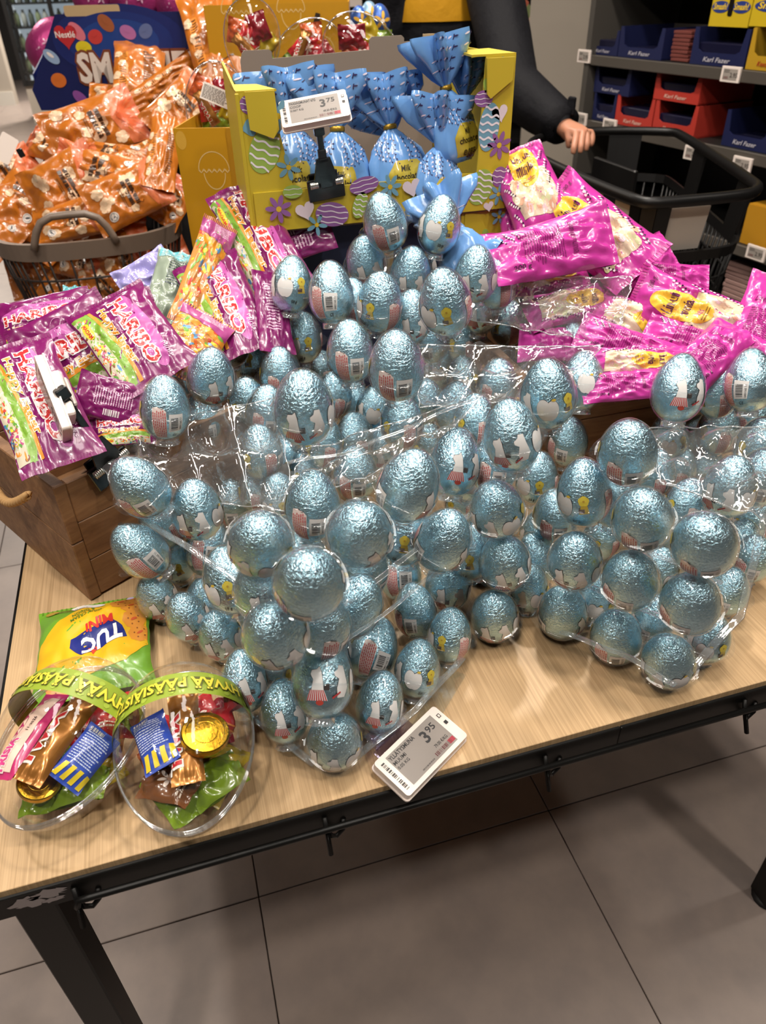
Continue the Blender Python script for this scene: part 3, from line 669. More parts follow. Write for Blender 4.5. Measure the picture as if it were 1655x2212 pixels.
# clear sheets: flat flange with domes, dimples and a raised edge
def sheet(name, label, C, nu, nv, dome=.030, rad=.40, amp=.004, seed=1, res=9, tr=None):
    c00, c10, c11, c01 = [Vector(c) for c in C]
    rt = tr or empty(name, c00.lerp(c11, .5), label, 'tray', 'clear blister trays of the egg pile'); bpy.context.view_layer.update()
    inv = rt.matrix_world.inverted()
    nrm = (c10 - c00).cross(c01 - c00).normalized()
    if nrm.z < 0: nrm = -nrm
    def S(u, v):
        p = c00.lerp(c10, u).lerp(c01.lerp(c11, u), v); fu, fv = (u * nu) % 1 - .5, (v * nv) % 1 - .5
        d = math.hypot(fu, fv); h = 0
        if d < rad: h = -dome * math.sqrt(max(0, 1 - (d / rad) ** 2))
        q = math.hypot(abs(fu) - .5, abs(fv) - .5)
        if q < .13: h += dome * .35 * (1 - (q / .13) ** 2)
        h += amp * noise.noise(p * 22 + Vector((seed, 0, 0)))
        return inv @ (p + nrm * h)
    m = MB(); NU, NV = nu * res, nv * res
    vs = [S(i / NU, j / NV * .9999) if i < NU else S(.9999, j / NV * .9999) for j in range(NV + 1) for i in range(NU + 1)]
    fs = [(j * (NU + 1) + i, j * (NU + 1) + i + 1, (j + 1) * (NU + 1) + i + 1, (j + 1) * (NU + 1) + i) for j in range(NV) for i in range(NU)]
    m.add(vs, fs, clt, smooth=True).build('sheet', parent=rt)
    per = [(i / 40, 0) for i in range(40)] + [(1, i / 30) for i in range(30)] + [(1 - i / 40, 1) for i in range(40)] + [(0, 1 - i / 30) for i in range(30)]
    pts = []
    for k, (u, v) in enumerate(per):
        p = c00.lerp(c10, u).lerp(c01.lerp(c11, u), v) + nrm * (amp * noise.noise(Vector((k * .17, seed, 0))) * 1.5)
        cc = c00.lerp(c11, .5); p = p + (p - cc).normalized() * (.0014 * math.sin(k * .9))
        pts.append(inv @ p)
    MB().tube(pts, .0009, clr, 6, closed=True).build('rim', parent=rt)
    return rt
sheet('blister_tray', 'empty clear blister tray over the pink bags at upper right', [at(1015, 690, 1.12), at(1330, 745, 1.10), at(1368, 600, 1.12), at(1075, 598, 1.16)], 4, 2, .026, seed=2)
sheet('blister_tray', 'torn clear tray between the ridge and the empty tray', [at(905, 880, 1.00), at(1190, 860, .99), at(1300, 750, 1.03), at(905, 745, 1.05)], 3, 2, .024, seed=3)
sheet('blister_tray', 'clear tray sticking out left over the crate clamp', [at(250, 1060, .93), at(640, 1105, .90), at(595, 860, .98), at(185, 945, .98)], 4, 2, .026, seed=4)
sheet('blister_tray', 'clear tray over the centre slope beside the two figures egg', [at(610, 1085, .90), at(935, 985, .90), at(1040, 855, .95), at(655, 975, .955)], 3, 2, .026, seed=5)
sheet('blister_tray', 'clear tray on the right block with two round domes', [at(1425, 1040, .86), at(1665, 1125, .84), at(1690, 920, .92), at(1400, 925, .91)], 3, 2, -.022, .34, seed=6)
# long bright flange edges that cross the pile
EDGE = [[(255, 1085, .90), (370, 1160, .86), (480, 1230, .82), (600, 1330, .79), (680, 1345, .77)], [(560, 1290, .80), (700, 1345, .76), (860, 1215, .80), (1030, 1100, .85)],
        [(590, 1440, .78), (700, 1420, .75), (850, 1310, .79), (1000, 1190, .84)], [(620, 1000, .92), (760, 975, .92), (900, 915, .93), (1050, 850, .95)],
        [(1270, 1120, .90), (1420, 1200, .85), (1560, 1260, .81)], [(1230, 1250, .90), (1400, 1320, .85), (1500, 1370, .81)], [(1210, 1365, .90), (1340, 1410, .85), (1460, 1480, .80)],
        [(480, 1480, .84), (560, 1560, .82), (680, 1650, .79)], [(740, 1660, .79), (900, 1530, .83), (1000, 1420, .89)], [(1655, 1110, .86), (1600, 1330, .86), (1490, 1450, .84)]]
EDL = ['from the crate down to the front egg', 'across below the largest front egg', 'over the front corner stack', 'across the centre below the tall pair', 'under the top eggs of the right block', 'under the middle eggs of the right block', 'along the lowest eggs of the right block', 'left of the front corner at the table', 'right of the front corner toward the price holder', 'down the outer side of the right block']
for k, pl in enumerate(EDGE):
    P = [at(*p) for p in pl]; Q = []
    for i in range(len(P) - 1):
        for s_ in range(6): Q.append(P[i].lerp(P[i + 1], s_ / 6) + Vector((0, 0, .0015 * math.sin(i * 6 + s_))))
    Q.append(P[-1]); Q = [Vector((q.x, q.y, max(q.z, .7035))) for q in Q]
    t = empty('blister_flange', (0, 0, 0), 'clear plastic flange strip, ' + EDL[k], 'tray', 'clear blister flanges in the pile')
    MB().tube(Q, [(.0048, .0006)] * len(Q), clt, 8).build('strip', parent=t)
# ================================================================ WOODEN CRATES
cw = mat('walnut_stained_wood', '6e4a33', .55); wood_nodes(cw, '6d4a30', '98714d', 9, 60, 60, .3)
cwe = mat('end_grain_wood', '5e4230', .65); wood_nodes(cwe, '46301f', '6f5140', 160, 160, 9, .3)
cwv = mat('walnut_stained_wood_top', '8a6248', .5); wood_nodes(cwv, '7a5540', '94694c', 10, 70, 70, .3)
nail = mat('nail_head', '77706a', .35, .8)
def crate(label, c0, d1, L, W, H, z0=TZ, rope=True):
    """c0 nearest bottom corner; d1 runs along the long face to the right, the short side runs back"""
    d1 = Vector((*d1, 0)).normalized(); T = frame(Vector((c0[0], c0[1], z0)), x=d1, z=(0, 0, 1))
    rt = empty('wooden_crate', label=label, cat='crate', mw=T); t = .017
    # end panels (two boards each) and long sides (three boards each)
    for x in (0, L - t):
        for k, (a, b) in enumerate(((0.002, H * .52), (H * .523, H))):
            MB().box((x + t / 2, W / 2, (a + b) / 2), (t, W, b - a), cw, bev=.0015).build('board', parent=rt)
    for y in (0, W - t):
        for a, b in ((0.004, H * .335), (H * .338, H * .665), (H * .668, H - .002)):
            MB().box((L / 2, y + t / 2, (a + b) / 2), (L - 2 * t - .0006, t - .002, b - a), cw, bev=.0012).build('board', parent=rt)
    MB().box((L / 2, W / 2, .008), (L - 2 * t, W - 2 * t, .008), cw).build('bottom', parent=rt)
    n = MB()
    for zz in (.16, .5, .86):
        n.box((L * .16, -.0004, H * zz), (.005, .002, .005), nail); n.box((L - .04, -.0004, H * zz), (.005, .002, .005), nail)
    n.build('nail', parent=rt)
    if rope:
        rm = mat('jute_rope', 'c99e68', .85)
        for x, s in ((-.004, -1), (L + .004, 1)):
            ps = []
            for st in range(3):
                m = MB(); pts = []
                for i in range(61):
                    u = i / 60; yy = W / 2 - .045 + (u - .5) * .13; zz = H * .84 - .030 * math.sin(PI * u); xx = x + s * (.008 + .014 * math.sin(PI * u))
                    a = u * 40 + st * 2 * PI / 3; pts.append((xx + .0034 * math.cos(a), yy, zz + .0034 * math.sin(a)))
                ps.append(m.tube(pts, .0036, rm, 6))
            for m in ps[1:]: ps[0].add(m.v, m.f, rm, smooth=True)
            ps[0].build('rope_handle', parent=rt)
    return rt
CRH = .192
crate('brown wooden crate with rope handle full of purple sweet bags at left', (-.190, .857), (.86, .51), .44, .34, CRH)
crate('brown wooden crate under the pink candy bags at right', (.50, .905), (1, .02), .44, .30, CRH - .004)
# dark carton that lifts the easter box
rb = empty('riser_carton', (.365, 1.42, TZ), 'dark navy carton under the yellow easter box', 'carton')
nv = mat('navy_card', '1c2340', .6)
MB().box((0, 0, .1845), (.43, .27, .367), nv, bev=.002).build('carton', parent=rb)
MB().box((0, -.136, .30), (.05, .002, .11), mat('clear_tape', '8d7a55', .3)).build('tape', parent=rb)

# ================================================================ ELECTRONIC PRICE TAGS
tagw = mat('tag_white', 'e6d9d0', .35); tags = mat('tag_screen', '8f8781', .3, spec=.3)
def price_tag(name, label, M, lines, price, cents, unit, mode):
    """face in local xy (x along text), 103 x 52 mm, centre at origin"""
    rt = empty(name, label=label, cat='price tag', group='electronic price tags', mw=M); wd, hh = .103, .051
    b = MB(); b.prism(rrect(-wd / 2, -hh / 2, wd / 2, hh / 2, .004), -.011, tagw); b.build('casing', parent=rt)
    f = MB(); f.prism(rrect(-wd / 2 - .0015, -hh / 2 - .0015, wd / 2 + .0015, hh / 2 + .0015, .005), -.002, tagw); f.build('bezel', parent=rt, T=Matrix.Translation((0, 0, -.0095)))
    s = Art(); s.rect(-.0375, -.0205, .0385, .0205, 'SCREEN', 1)
    s.text(lines[0], -.036, .0135, .0050, '1a1616', 3, bold=.03, width=.040); s.text(lines[1], -.036, .0070, .0044, '1a1616', 3); s.text(lines[2], -.036, .0008, .0038, '1a1616', 3)
    s.text(price, .0095, .0000, .0145, '1a1616', 3, bold=.035, width=.0085); s.text(cents, .0200, .0065, .0082, '1a1616', 3, bold=.02, width=.0125)
    s.text(unit, .0125, -.0105, .0040, '1a1616', 3, width=.0205)
    s.bars(.0060, -.0180, .0330, -.0135, 18, '5e2a2a', 3, seed=9); s.rect(.0285, -.0185, .0375, -.0130, 'a02838', 2)
    s.lines(-.018, -.0190, .005, -.0155, 1, '5c5450', 3, seed=2)
    s.bars(-.0470, -.0190, -.0425, .0190, 17, '35302d', 3, seed=6, vert=False)
    s.rect(.0432, .0105, .0475, .0155, '4a4542', 3); s.rect(.0442, .0115, .0465, .0145, 'e6d9d0', 4); s.rect(.0432, .0000, .0475, .0045, '1a1616', 3)
    s.build('screen', flatfn, rt, eps=.00012, inkfn=lambda c: tags if c == 'SCREEN' else ink(c, .5, 0), T=Matrix.Translation((0, 0, .0001)))
    return rt
def clamp(rt, M, armlen=.055):
    """spring clamp: local z = up the arm, local y = away from the gripped sheet (toward the viewer is -y)"""
    bk = mat('black_plastic_gloss', '0d0c0c', .22, spec=.6); ch = mat('chrome', 'd8d4cc', .18, 1.0)
    T = M
    m = MB()
    m.box((0, -.006, .0), (.060, .004, .034), bk, bev=.0012); m.box((0, .008, .004), (.048, .004, .036), bk, bev=.0012)
    m.prism([(-.020, .014), (.020, .014), (.011, .050), (-.011, .050)], .004, bk, T=Matrix.Translation((0, -.013, 0)) @ Matrix.Rotation(PI / 2, 4, 'X') @ Matrix.Translation((0, 0, 0)))
    m.box((0, -.012, .015), (.021, .010, .020), bk, bev=.001)
    m.build('jaw', parent=rt, T=T)
    for x in (-.0205, .0205):
        s = MB()
        for k in range(5): s.lathe([(.0045, -.0012), (.0052, -.0008), (.0052, .0008), (.0045, .0012)], 14, ch, T=Matrix.Translation((x - .005 + k * .0026, -.0165, .012)) @ Matrix.Rotation(PI / 2, 4, 'Y'))
        s.build('spring', parent=rt, T=T)
    a = MB(); a.box((0, -.012, .050), (.013, .008, .024), bk, bev=.001); a.box((0, -.012, .050 + armlen * .5), (.009, .006, armlen), bk, bev=.001)
    a.box((0, -.012, .046), (.017, .010, .006), bk, bev=.001); a.box((0, -.012, .048 + armlen), (.016, .011, .016), bk, bev=.0015)
    a.build('arm', parent=rt, T=T)
# tag 3.95 on the table with its clear slider
pA, pB = at(838, 1665, .80), at(950, 1550, .812)      # left and right ends of the tag middle line
c4 = [on(835, 1650, .712), on(873, 1716, .708), on(985, 1601, .708), on(946, 1541, .712)]
cen = sum(c4, Vector()) / 4
xax = ((c4[3] - c4[0]) + (c4[2] - c4[1])).normalized(); yax = ((c4[0] - c4[1]) + (c4[3] - c4[2])).normalized()
cen.z = .7155
Mt = frame(cen, x=xax, z=Vector((xax.cross(yax)).normalized()) + Vector((0, 0, 0)))
Mt = Mt @ Matrix.Rotation(R(6), 4, 'X')
pt = price_tag('price_tag', 'grey electronic price tag reading 3 95 on the table edge', Mt, ['YLLÄTYSMUNA', 'MUUMI', '0.05 KG'], '3', '95', '79.00 €/KG', 'flat')
cp = clear('lilac_clear_plastic', tint=(.80, .76, .88), gl=.25, edge=.6)
h = MB(); h.box((-.012, .030, -.004), (.058, .010, .004), cp, bev=.001); h.box((-.010, .038, -.003), (.050, .008, .008), cp, bev=.001); h.box((-.020, .047, -.001), (.030, .012, .010), cp, bev=.0015); h.box((.010, .049, .001), (.026, .015, .009), cp, bev=.0015)
h.build('slider', parent=pt)
g0, g1 = on(885, 1575, .703), on(965, 1450, .703)
gd = (g1 - g0); gl_ = gd.length; Tg = Mt.inverted() @ frame(g0, x=gd, z=(0, 0, 1))
MB().box((gl_ * .45, 0, .009), (gl_ * 1.2, .0012, .018), clear('clear_strip', gl=.15), bev=.0002).build('clear_strip', parent=pt, T=Tg)
MB().box((gl_ * .45, -.012, .001), (gl_ * 1.2, .024, .0012), MC['clear_strip']).build('clear_strip', parent=pt, T=Tg)
# tag seen edge-on with its clamp, at the left crate
tl = at(105, 868, .90)
topd = (at(82, 792, .905) - at(130, 945, .885)).normalized(); cy_ = (Vector(CAM) - tl).normalized()
side = topd.cross(cy_).normalized()                    # face normal, looks right in the picture
Mk = frame(tl, x=-topd, z=(-side + .12 * cy_).normalized())
pk = price_tag('price_tag', 'white price tag seen edge-on over the front purple bag', Mk, ['KARKKIPUSSI', '', ''], '4', '95', '', 'side')
MB().box((0, 0, -.017), (.062, .034, .012), tagw, bev=.002).build('back_plate', parent=pk)
MB().box((-.002, 0, -.026), (.04, .026, .006), mat('tag_grey', 'b8aca4', .35), bev=.002).build('mount', parent=pk)
cb_ = Vector((-.19, .857, 0)) + Vector((.86, .51, 0)) * .078; cb_.z = TZ + CRH - .006
Mc = frame(cb_, x=(.86, .51, 0), z=(-.28, -.05, 1))
bpy.context.view_layer.update()
clamp(pk, Mk.inverted() @ Mc, .075)

# ================================================================ EASTER DISPLAY BOX with its paper pattern
ey = mat('easter_yellow_card', 'bfa92c', .5, coat=.1); kraft = mat('grey_kraft_inside', '85776b', .8); krE = mat('kraft_edge', 'b49a72', .8)
eb0 = Vector((.142, 1.251, 1.070)); ux = Vector((1, 0, 0)); BW = .445
TE = frame(eb0, x=ux, z=(0, 0, 1)); BH = .228; BD = .30
eb = empty('easter_egg_box', label='yellow card box printed with striped eggs and flowers, holding blue bags', cat='box', mw=TE)
t = .0035
def panel(poly, T, name='panel', m=ey, th=t, par=None): return MB().prism(poly, -th, m).build(name, parent=par or eb, T=T)
FR = Matrix.Rotation(PI / 2, 4, 'X')                    # local xy -> world x,z with normal -y
u1, u2, lip = .064, .388, .062
front = [(0, 0), (BW, 0), (BW, BH), (u2, BH - .004), (u2 + .002, lip + .022), (u2, lip), (u1 + .008, lip), (u1, lip + .02), (u1 - .012, BH - .012), (0, BH - .012)]
# front as separate glued pieces
panel([(0, 0), (u1 + .009, 0), (u1 + .009, lip), (u1 - .014, BH - .03), (0, BH - .03)], FR @ Matrix.Translation((0, 0, 0)), 'left_post')
panel([(.008, 0), (u2 - .01, 0), (u2 - .01, lip - .002), (.008, lip - .002)], FR @ Matrix.Translation((0, 0, .0032)), 'front_lip')
panel([(u2 - .01, 0), (BW, 0), (BW, BH), (u2 + .006, BH), (u2, lip)], FR @ Matrix.Translation((0, 0, .0004)), 'right_post')
panel([(u2 - .04, .0), (BW - .004, .0), (BW - .004, lip - .004), (u2 - .04, lip)], FR @ Matrix.Translation((0, 0, .0058)), 'lip_flap')
for x in (0, BW - t): panel([(0, 0), (BD, 0), (BD, BH), (0, BH - (.03 if x == 0 else 0))], Matrix.Translation((x, 0, 0)) @ Matrix.Rotation(PI / 2, 4, 'Z') @ FR @ Matrix.Translation((0, 0, t if x == 0 else 0)) @ Matrix.Diagonal((.5 if x == 0 else 1, 1, 1, 1)), 'side_panel')
bkp = [(BW * .11, 0), (BW, 0), (BW, BH + .006), (BW * .80, BH + .006), (BW * .80, BH + .012), (BW * .79, BH + .016), (BW * .66, BH + .016), (BW * .65, BH + .012), (BW * .65, BH - .004), (BW * .24, BH - .010), (BW * .24, BH), (BW * .23, BH + .004), (BW * .13, BH + .004), (BW * .12, BH), (BW * .11, BH - .012)]
panel(bkp, Matrix.Translation((0, BD, 0)) @ FR, 'back_panel', kraft)
panel([(0, 0), (BW, 0), (BW, BD), (0, BD)], Matrix.Identity(4), 'bottom_panel', kraft)
# folded top corners with their tongues
MB().prism([(0, 0), (.060, 0), (.040, .06), (0, .07)], .003, ey).build('top_flap', parent=eb, T=Matrix.Translation((0, 0, BH - .030)) @ Matrix.Rotation(R(2), 4, 'X'))
MB().box((.001, .0012, (BH - .03) / 2), (.006, .006, BH - .03), ey, bev=.001).build('corner_fold', parent=eb)
MB().prism([(0, 0), (.075, 0), (.075, .11), (.010, .09)], .003, ey).build('top_flap', parent=eb, T=Matrix.Translation((BW - .075, 0, BH)))
panel([(.012, 0), (.056, 0), (.058, -.052), (.048, -.064), (.014, -.05)], Matrix.Translation((0, -.0065, BH - .028)) @ FR, 'tongue')
panel([(.0, 0), (.048, 0), (.046, -.032), (.010, -.056), (.004, -.05)], Matrix.Translation((BW - .052, -.0065, BH - .002)) @ FR, 'tongue')
panel([(0, 0), (.022, 0), (.022, .020), (0, .020)], Matrix.Translation((BW * .78, BD * .55, BH + .004)) @ FR, 'lock_tab', krE)
# printed pattern
GR, PU, BL, LI = '93b04e', '8a5a98', '6e9fb6', 'ddd0d8'
P1 = Art()
P1.wavy_egg(.033, .118, .0235, .032, GR, rot=-25); P1.flower(.058, .165, .024, BL, 'd2b32d', 7, rot=10); P1.flower(.068, .093, .020, BL, 'd2b32d', 6, rot=40)
P1.wavy_egg(.0155, .185 - .012, .020, .022, PU, rot=70) if False else None
P1.wavy_egg(.022, .182, .019, .014, PU, rot=-8, n=3)
P1.poly(heart(.013, .152, .013, -80), BL, 1)
P1.build('print', lambda x, y, z: Vector((x, -z, y)), eb, eps=.0003, inkfn=lambda c: ink(c, .5, .15), base=.0004)
P2 = Art()
P2.flower(.045, .034, .022, PU, 'd2b32d', 7, rot=20); P2.poly(heart(.088, .028, .017, 15), LI, 1); P2.wavy_egg(.132, .018, .028, .019, PU, rot=-10, n=4)
P2.wavy_egg(.070, .058, .016, .010, GR, n=2); P2.wavy_egg(.180, .028, .012, .021, GR, rot=-20); P2.wavy_egg(.188, .058, .025, .013, PU, rot=10, n=3)
P2.flower(.232, .052, .020, BL, 'd2b32d', 7, rot=5); P2.poly(heart(.270, .048, .017, 12), LI, 1); P2.wavy_egg(.275, .018, .014, .016, GR, rot=-20); P2.flower(.105, .004, .018, BL, 'd2b32d', 5, rot=60)
P2.wavy_egg(.315, .030, .018, .026, PU, rot=12)
P2.build('print', lambda x, y, z: Vector((x, -z, y)), eb, eps=.0003, inkfn=lambda c: ink(c, .5, .15), base=.0068 - .0002)
P3 = Art(); q = BW
P3.wavy_egg(q - .040, .128, .018, .036, BL, rot=-6, n=6); P3.flower(q - .020, .100, .022, PU, 'd2b32d', 7, rot=20); P3.poly(heart(q - .022, .148, .015, 15), LI, 1)
P3.wavy_egg(q - .052, .170, .016, .012, PU, n=3); P3.flower(q - .026, .205, .022, BL, 'd2b32d', 7, rot=30); P3.poly(heart(q - .045, .188, .012, -30), GR, 1)
P3.build('print', lambda x, y, z: Vector((x, -z, y)), eb, eps=.0003, inkfn=lambda c: ink(c, .5, .15), base=.0008)
lw = empty('easter_egg_box', (.505, 1.256, .985), 'lower yellow printed box peeping out under the easter box at right', 'box')
MB().prism([(0, 0), (.084, 0), (.084, .084), (0, .084)], .004, ey).build('front_panel', parent=lw, T=Matrix.Rotation(PI / 2, 4, 'X'))
MB().prism([(0, 0), (.060, 0), (.070, .02), (.04, .05), (.03, .075), (0, .08)], .002, ey).build('flap', parent=lw, T=Matrix.Translation((.006, -.004, .002)) @ Matrix.Rotation(PI / 2, 4, 'X'))
q_ = Art(); q_.poly(heart(.045, .040, .012, 60), '93b04e', 1); q_.flower(.070, .070, .016, '6e9fb6', 'd2b32d', 5, rot=10)
q_.build('print', lambda x, y, z: Vector((x, -z, y)), lw, eps=.0003, base=.0064)
P4 = Art()
P4.wavy_egg(q - .052, .038, .022, .029, GR, rot=-20, n=6); P4.wavy_egg(q - .018, .052, .014, .016, PU, n=3, rot=-10); P4.flower(q - .018, .024, .018, BL, 'd2b32d', 6, rot=15); P4.poly(heart(q - .035, .006, .010, 10), LI, 1)
P4.build('print', lambda x, y, z: Vector((x, -z, y)), eb, eps=.0003, inkfn=lambda c: ink(c, .5, .15), base=.0062)
# tag 3.75 and its clamp on the lip
Tf = TE @ Matrix.Translation((.128, -.012, lip - .006)) @ Matrix.Rotation(R(-2), 4, 'Y')
c1, c2, c3, c4_ = at(598, 213, 1.12), at(742, 186, 1.12), at(755, 255, 1.10), at(621, 283, 1.10)
cen = (c1 + c2 + c3 + c4_) / 4
Mg = frame(cen, x=(c2 - c1) + (c3 - c4_), z=(c4_ - c1).cross(c2 - c1))
pg = price_tag('price_tag', 'grey electronic price tag reading 3 75 above the easter box lip', Mg, ['PÄÄSIÄISMUNAT 67G', 'COOP', '0.067 KG'], '3', '75', '49.50 €/KG', 'clip')
lowp = at(703, 405, 1.192); dirz = (cen - lowp).normalized()
Mc = frame(lowp, x=TE.to_3x3() @ Vector((1, 0, 0)), z=dirz)
clamp(pg, Mg.inverted() @ Mc, (cen - lowp).length - .075)
# ================================================================ SOFT BAGS
def film(name, col, rough=.22, col2=None):
    m = mat(name, col, rough, 0, .55, .5)
    add_bump(m, 'noise', 20, .30, .0022)
    return m
class Pouch:
    """pillow pouch with flat crimped ends; heights are sampled from the mesh grid so that prints lie on it"""
    def __init__(s, w, l, th, seed=0, wr=.0035, nx=34, ny=44, seal=.08, bend=0.0, twist=0.0, side_seal=False, edge=.6):
        s.w, s.l, s.th, s.nx, s.ny = w, l, th, nx, ny; s.seal = seal; s.bend = bend; s.twist = twist
        s.H = [[[0] * (nx + 1) for _ in range(ny + 1)] for _ in (0, 1)]; s.X = [[0] * (nx + 1) for _ in range(ny + 1)]
        for side in (0, 1):
            for j in range(ny + 1):
                for i in range(nx + 1):
                    u, v = -1 + 2 * i / nx, -1 + 2 * j / ny
                    vv = min(1, max(0, (1 - abs(v)) / 1 - seal)) / (1 - seal)
                    pr = (max(0, 1 - abs(u) ** 2.4)) ** edge * min(1, (vv * 2.3)) ** .75
                    q = Vector((u * w * 11 + seed * 3.1, v * l * 11, side * 7.7 + seed))
                    n1 = noise.noise(q * 1.6); n2 = 1 - abs(noise.noise(q * 1.9)) * 3.0
                    ends = max(0, 1 - vv * 3.2)
                    cr = math.sin(u * (9 + seed % 4) + 2.2 * noise.noise(Vector((u * 2, seed, v)))) * ends * .9
                    h = pr * (th / 2 * (1 + .35 * n1)) + wr * pr * n2 + wr * .9 * cr * min(1, vv * 8 + .15)
                    if side: h = -h * .8 - .0004 + (2 * wr * .9 * cr * min(1, vv * 8 + .15) * -1 if False else 0)
                    wave = wr * 1.1 * noise.noise(Vector((u * 3 + seed, v * 1.2, 3.3))) * (1 - min(1, pr * 2))
                    s.H[side][j][i] = h + wave
        s.rad = [1 - .07 * max(0, min(1, ((1 - abs(-1 + 2 * j / ny)) - seal) * 3)) + .012 * noise.noise(Vector((j * .3, seed, 0))) for j in range(ny + 1)]
    def h(s, side, x, y):
        fx = (x / s.w + .5) * s.nx; fy = (y / s.l + .5) * s.ny
        fx = min(max(fx, 0), s.nx - 1e-4); fy = min(max(fy, 0), s.ny - 1e-4); i, j = int(fx), int(fy); a, b = fx - i, fy - j
        G = s.H[side]; return (G[j][i] * (1 - a) + G[j][i + 1] * a) * (1 - b) + (G[j + 1][i] * (1 - a) + G[j + 1][i + 1] * a) * b
    def rj(s, y):
        fy = min(max((y / s.l + .5) * s.ny, 0), s.ny - 1e-4); j = int(fy); b = fy - j; return s.rad[j] * (1 - b) + s.rad[j + 1] * b
    def dfm(s, x, y, z):
        x = x * s.rj(y)
        if s.bend:
            r = 1 / s.bend; a = y * s.bend; y, z = (r + z) * math.sin(a), (r + z) * math.cos(a) - r
        if s.twist:
            t = s.twist * y / s.l; x, z = x * math.cos(t) - z * math.sin(t), x * math.sin(t) + z * math.cos(t)
        return Vector((x, y, z))
    def mesh(s, name, m, parent, seam=None):
        b = MB(); nx, ny = s.nx, s.ny
        for side in (0, 1):
            vs = [s.dfm((-.5 + i / nx) * s.w, (-.5 + j / ny) * s.l, s.H[side][j][i]) for j in range(ny + 1) for i in range(nx + 1)]
            k = nx + 1; fs = [(j * k + i, j * k + i + 1, (j + 1) * k + i + 1, (j + 1) * k + i) for j in range(ny) for i in range(nx)]
            if side: fs = [f[::-1] for f in fs]
            b.add(vs, fs, m, smooth=True)
        return b.build(name, parent=parent)
    def fn(s, side=0): 
        sg = 1 if side == 0 else -1
        return lambda x, y, z: s.dfm(min(max(x, -s.w / 2), s.w / 2) * sg, min(max(y, -s.l / 2), s.l / 2), s.h(side, x * sg, y) + sg * z)
    def crimps(s, m, parent, name='seal', n=14, cols=None):
        for e in (-1, 1):
            a = Art()
            y0 = e * s.l / 2; 
            for k in range(n):
                x = -s.w * .49 + s.w * .98 * (k + .2) / n
                a.poly([(x, y0), (x + s.w * .35 / n, y0), (x + s.w * .35 / n, y0 - e * s.l * s.seal * .5), (x, y0 - e * s.l * s.seal * .5)][::(1 if e < 0 else -1)], m, 1)
            a.build(name, s.fn(0), parent, eps=.0005, maxlen=.012)
protos = {}
def proto(kind, var, maker):
    k = (kind, var)
    if k not in protos: protos[k] = [maker(var), False]
    p = protos[k]
    if not p[1]: p[1] = True; return p[0]
    return copy_tree(p[0])
def place(o, A, B, wpx, l, w, nb=.5, roll=0, flip=False, zs=1.0, label=None, cat='bag', group=None):
    """ends A and B as (px, py, depth); wpx is the width of the bag in picture pixels; local +z turned to the viewer (nb=1) or up (nb=0)"""
    if A[2] == 0:                                      # lying on the table top
        A, B = on(A[0], A[1], TZ + .020), on(B[0], B[1], TZ + .017); D = ((A + B) / 2 - Vector(CAM)).length * .97
    else: D = (A[2] + B[2]) / 2; A, B = at(*A), at(*B)
    c = (A + B) / 2; tc = (Vector(CAM) - c).normalized(); up = Vector((0, 0, 1)); z = (tc * nb + up * (1 - nb)).normalized()
    yd = (B - A).normalized(); z = (z - yd * z.dot(yd)).normalized(); x = yd.cross(z)
    if flip: M = frame(c, y=B - A, z=-z)
    else: M = frame(c, y=B - A, z=z)
    M = M @ Matrix.Rotation(R(roll), 4, 'Y')
    sy = (B - A).length / l; sx = wpx * D / FPX / w
    o.matrix_world = M @ Matrix.Diagonal((sx, sy, (sx + sy) / 2 * zs, 1))
    tag(o, label, cat, group); return o
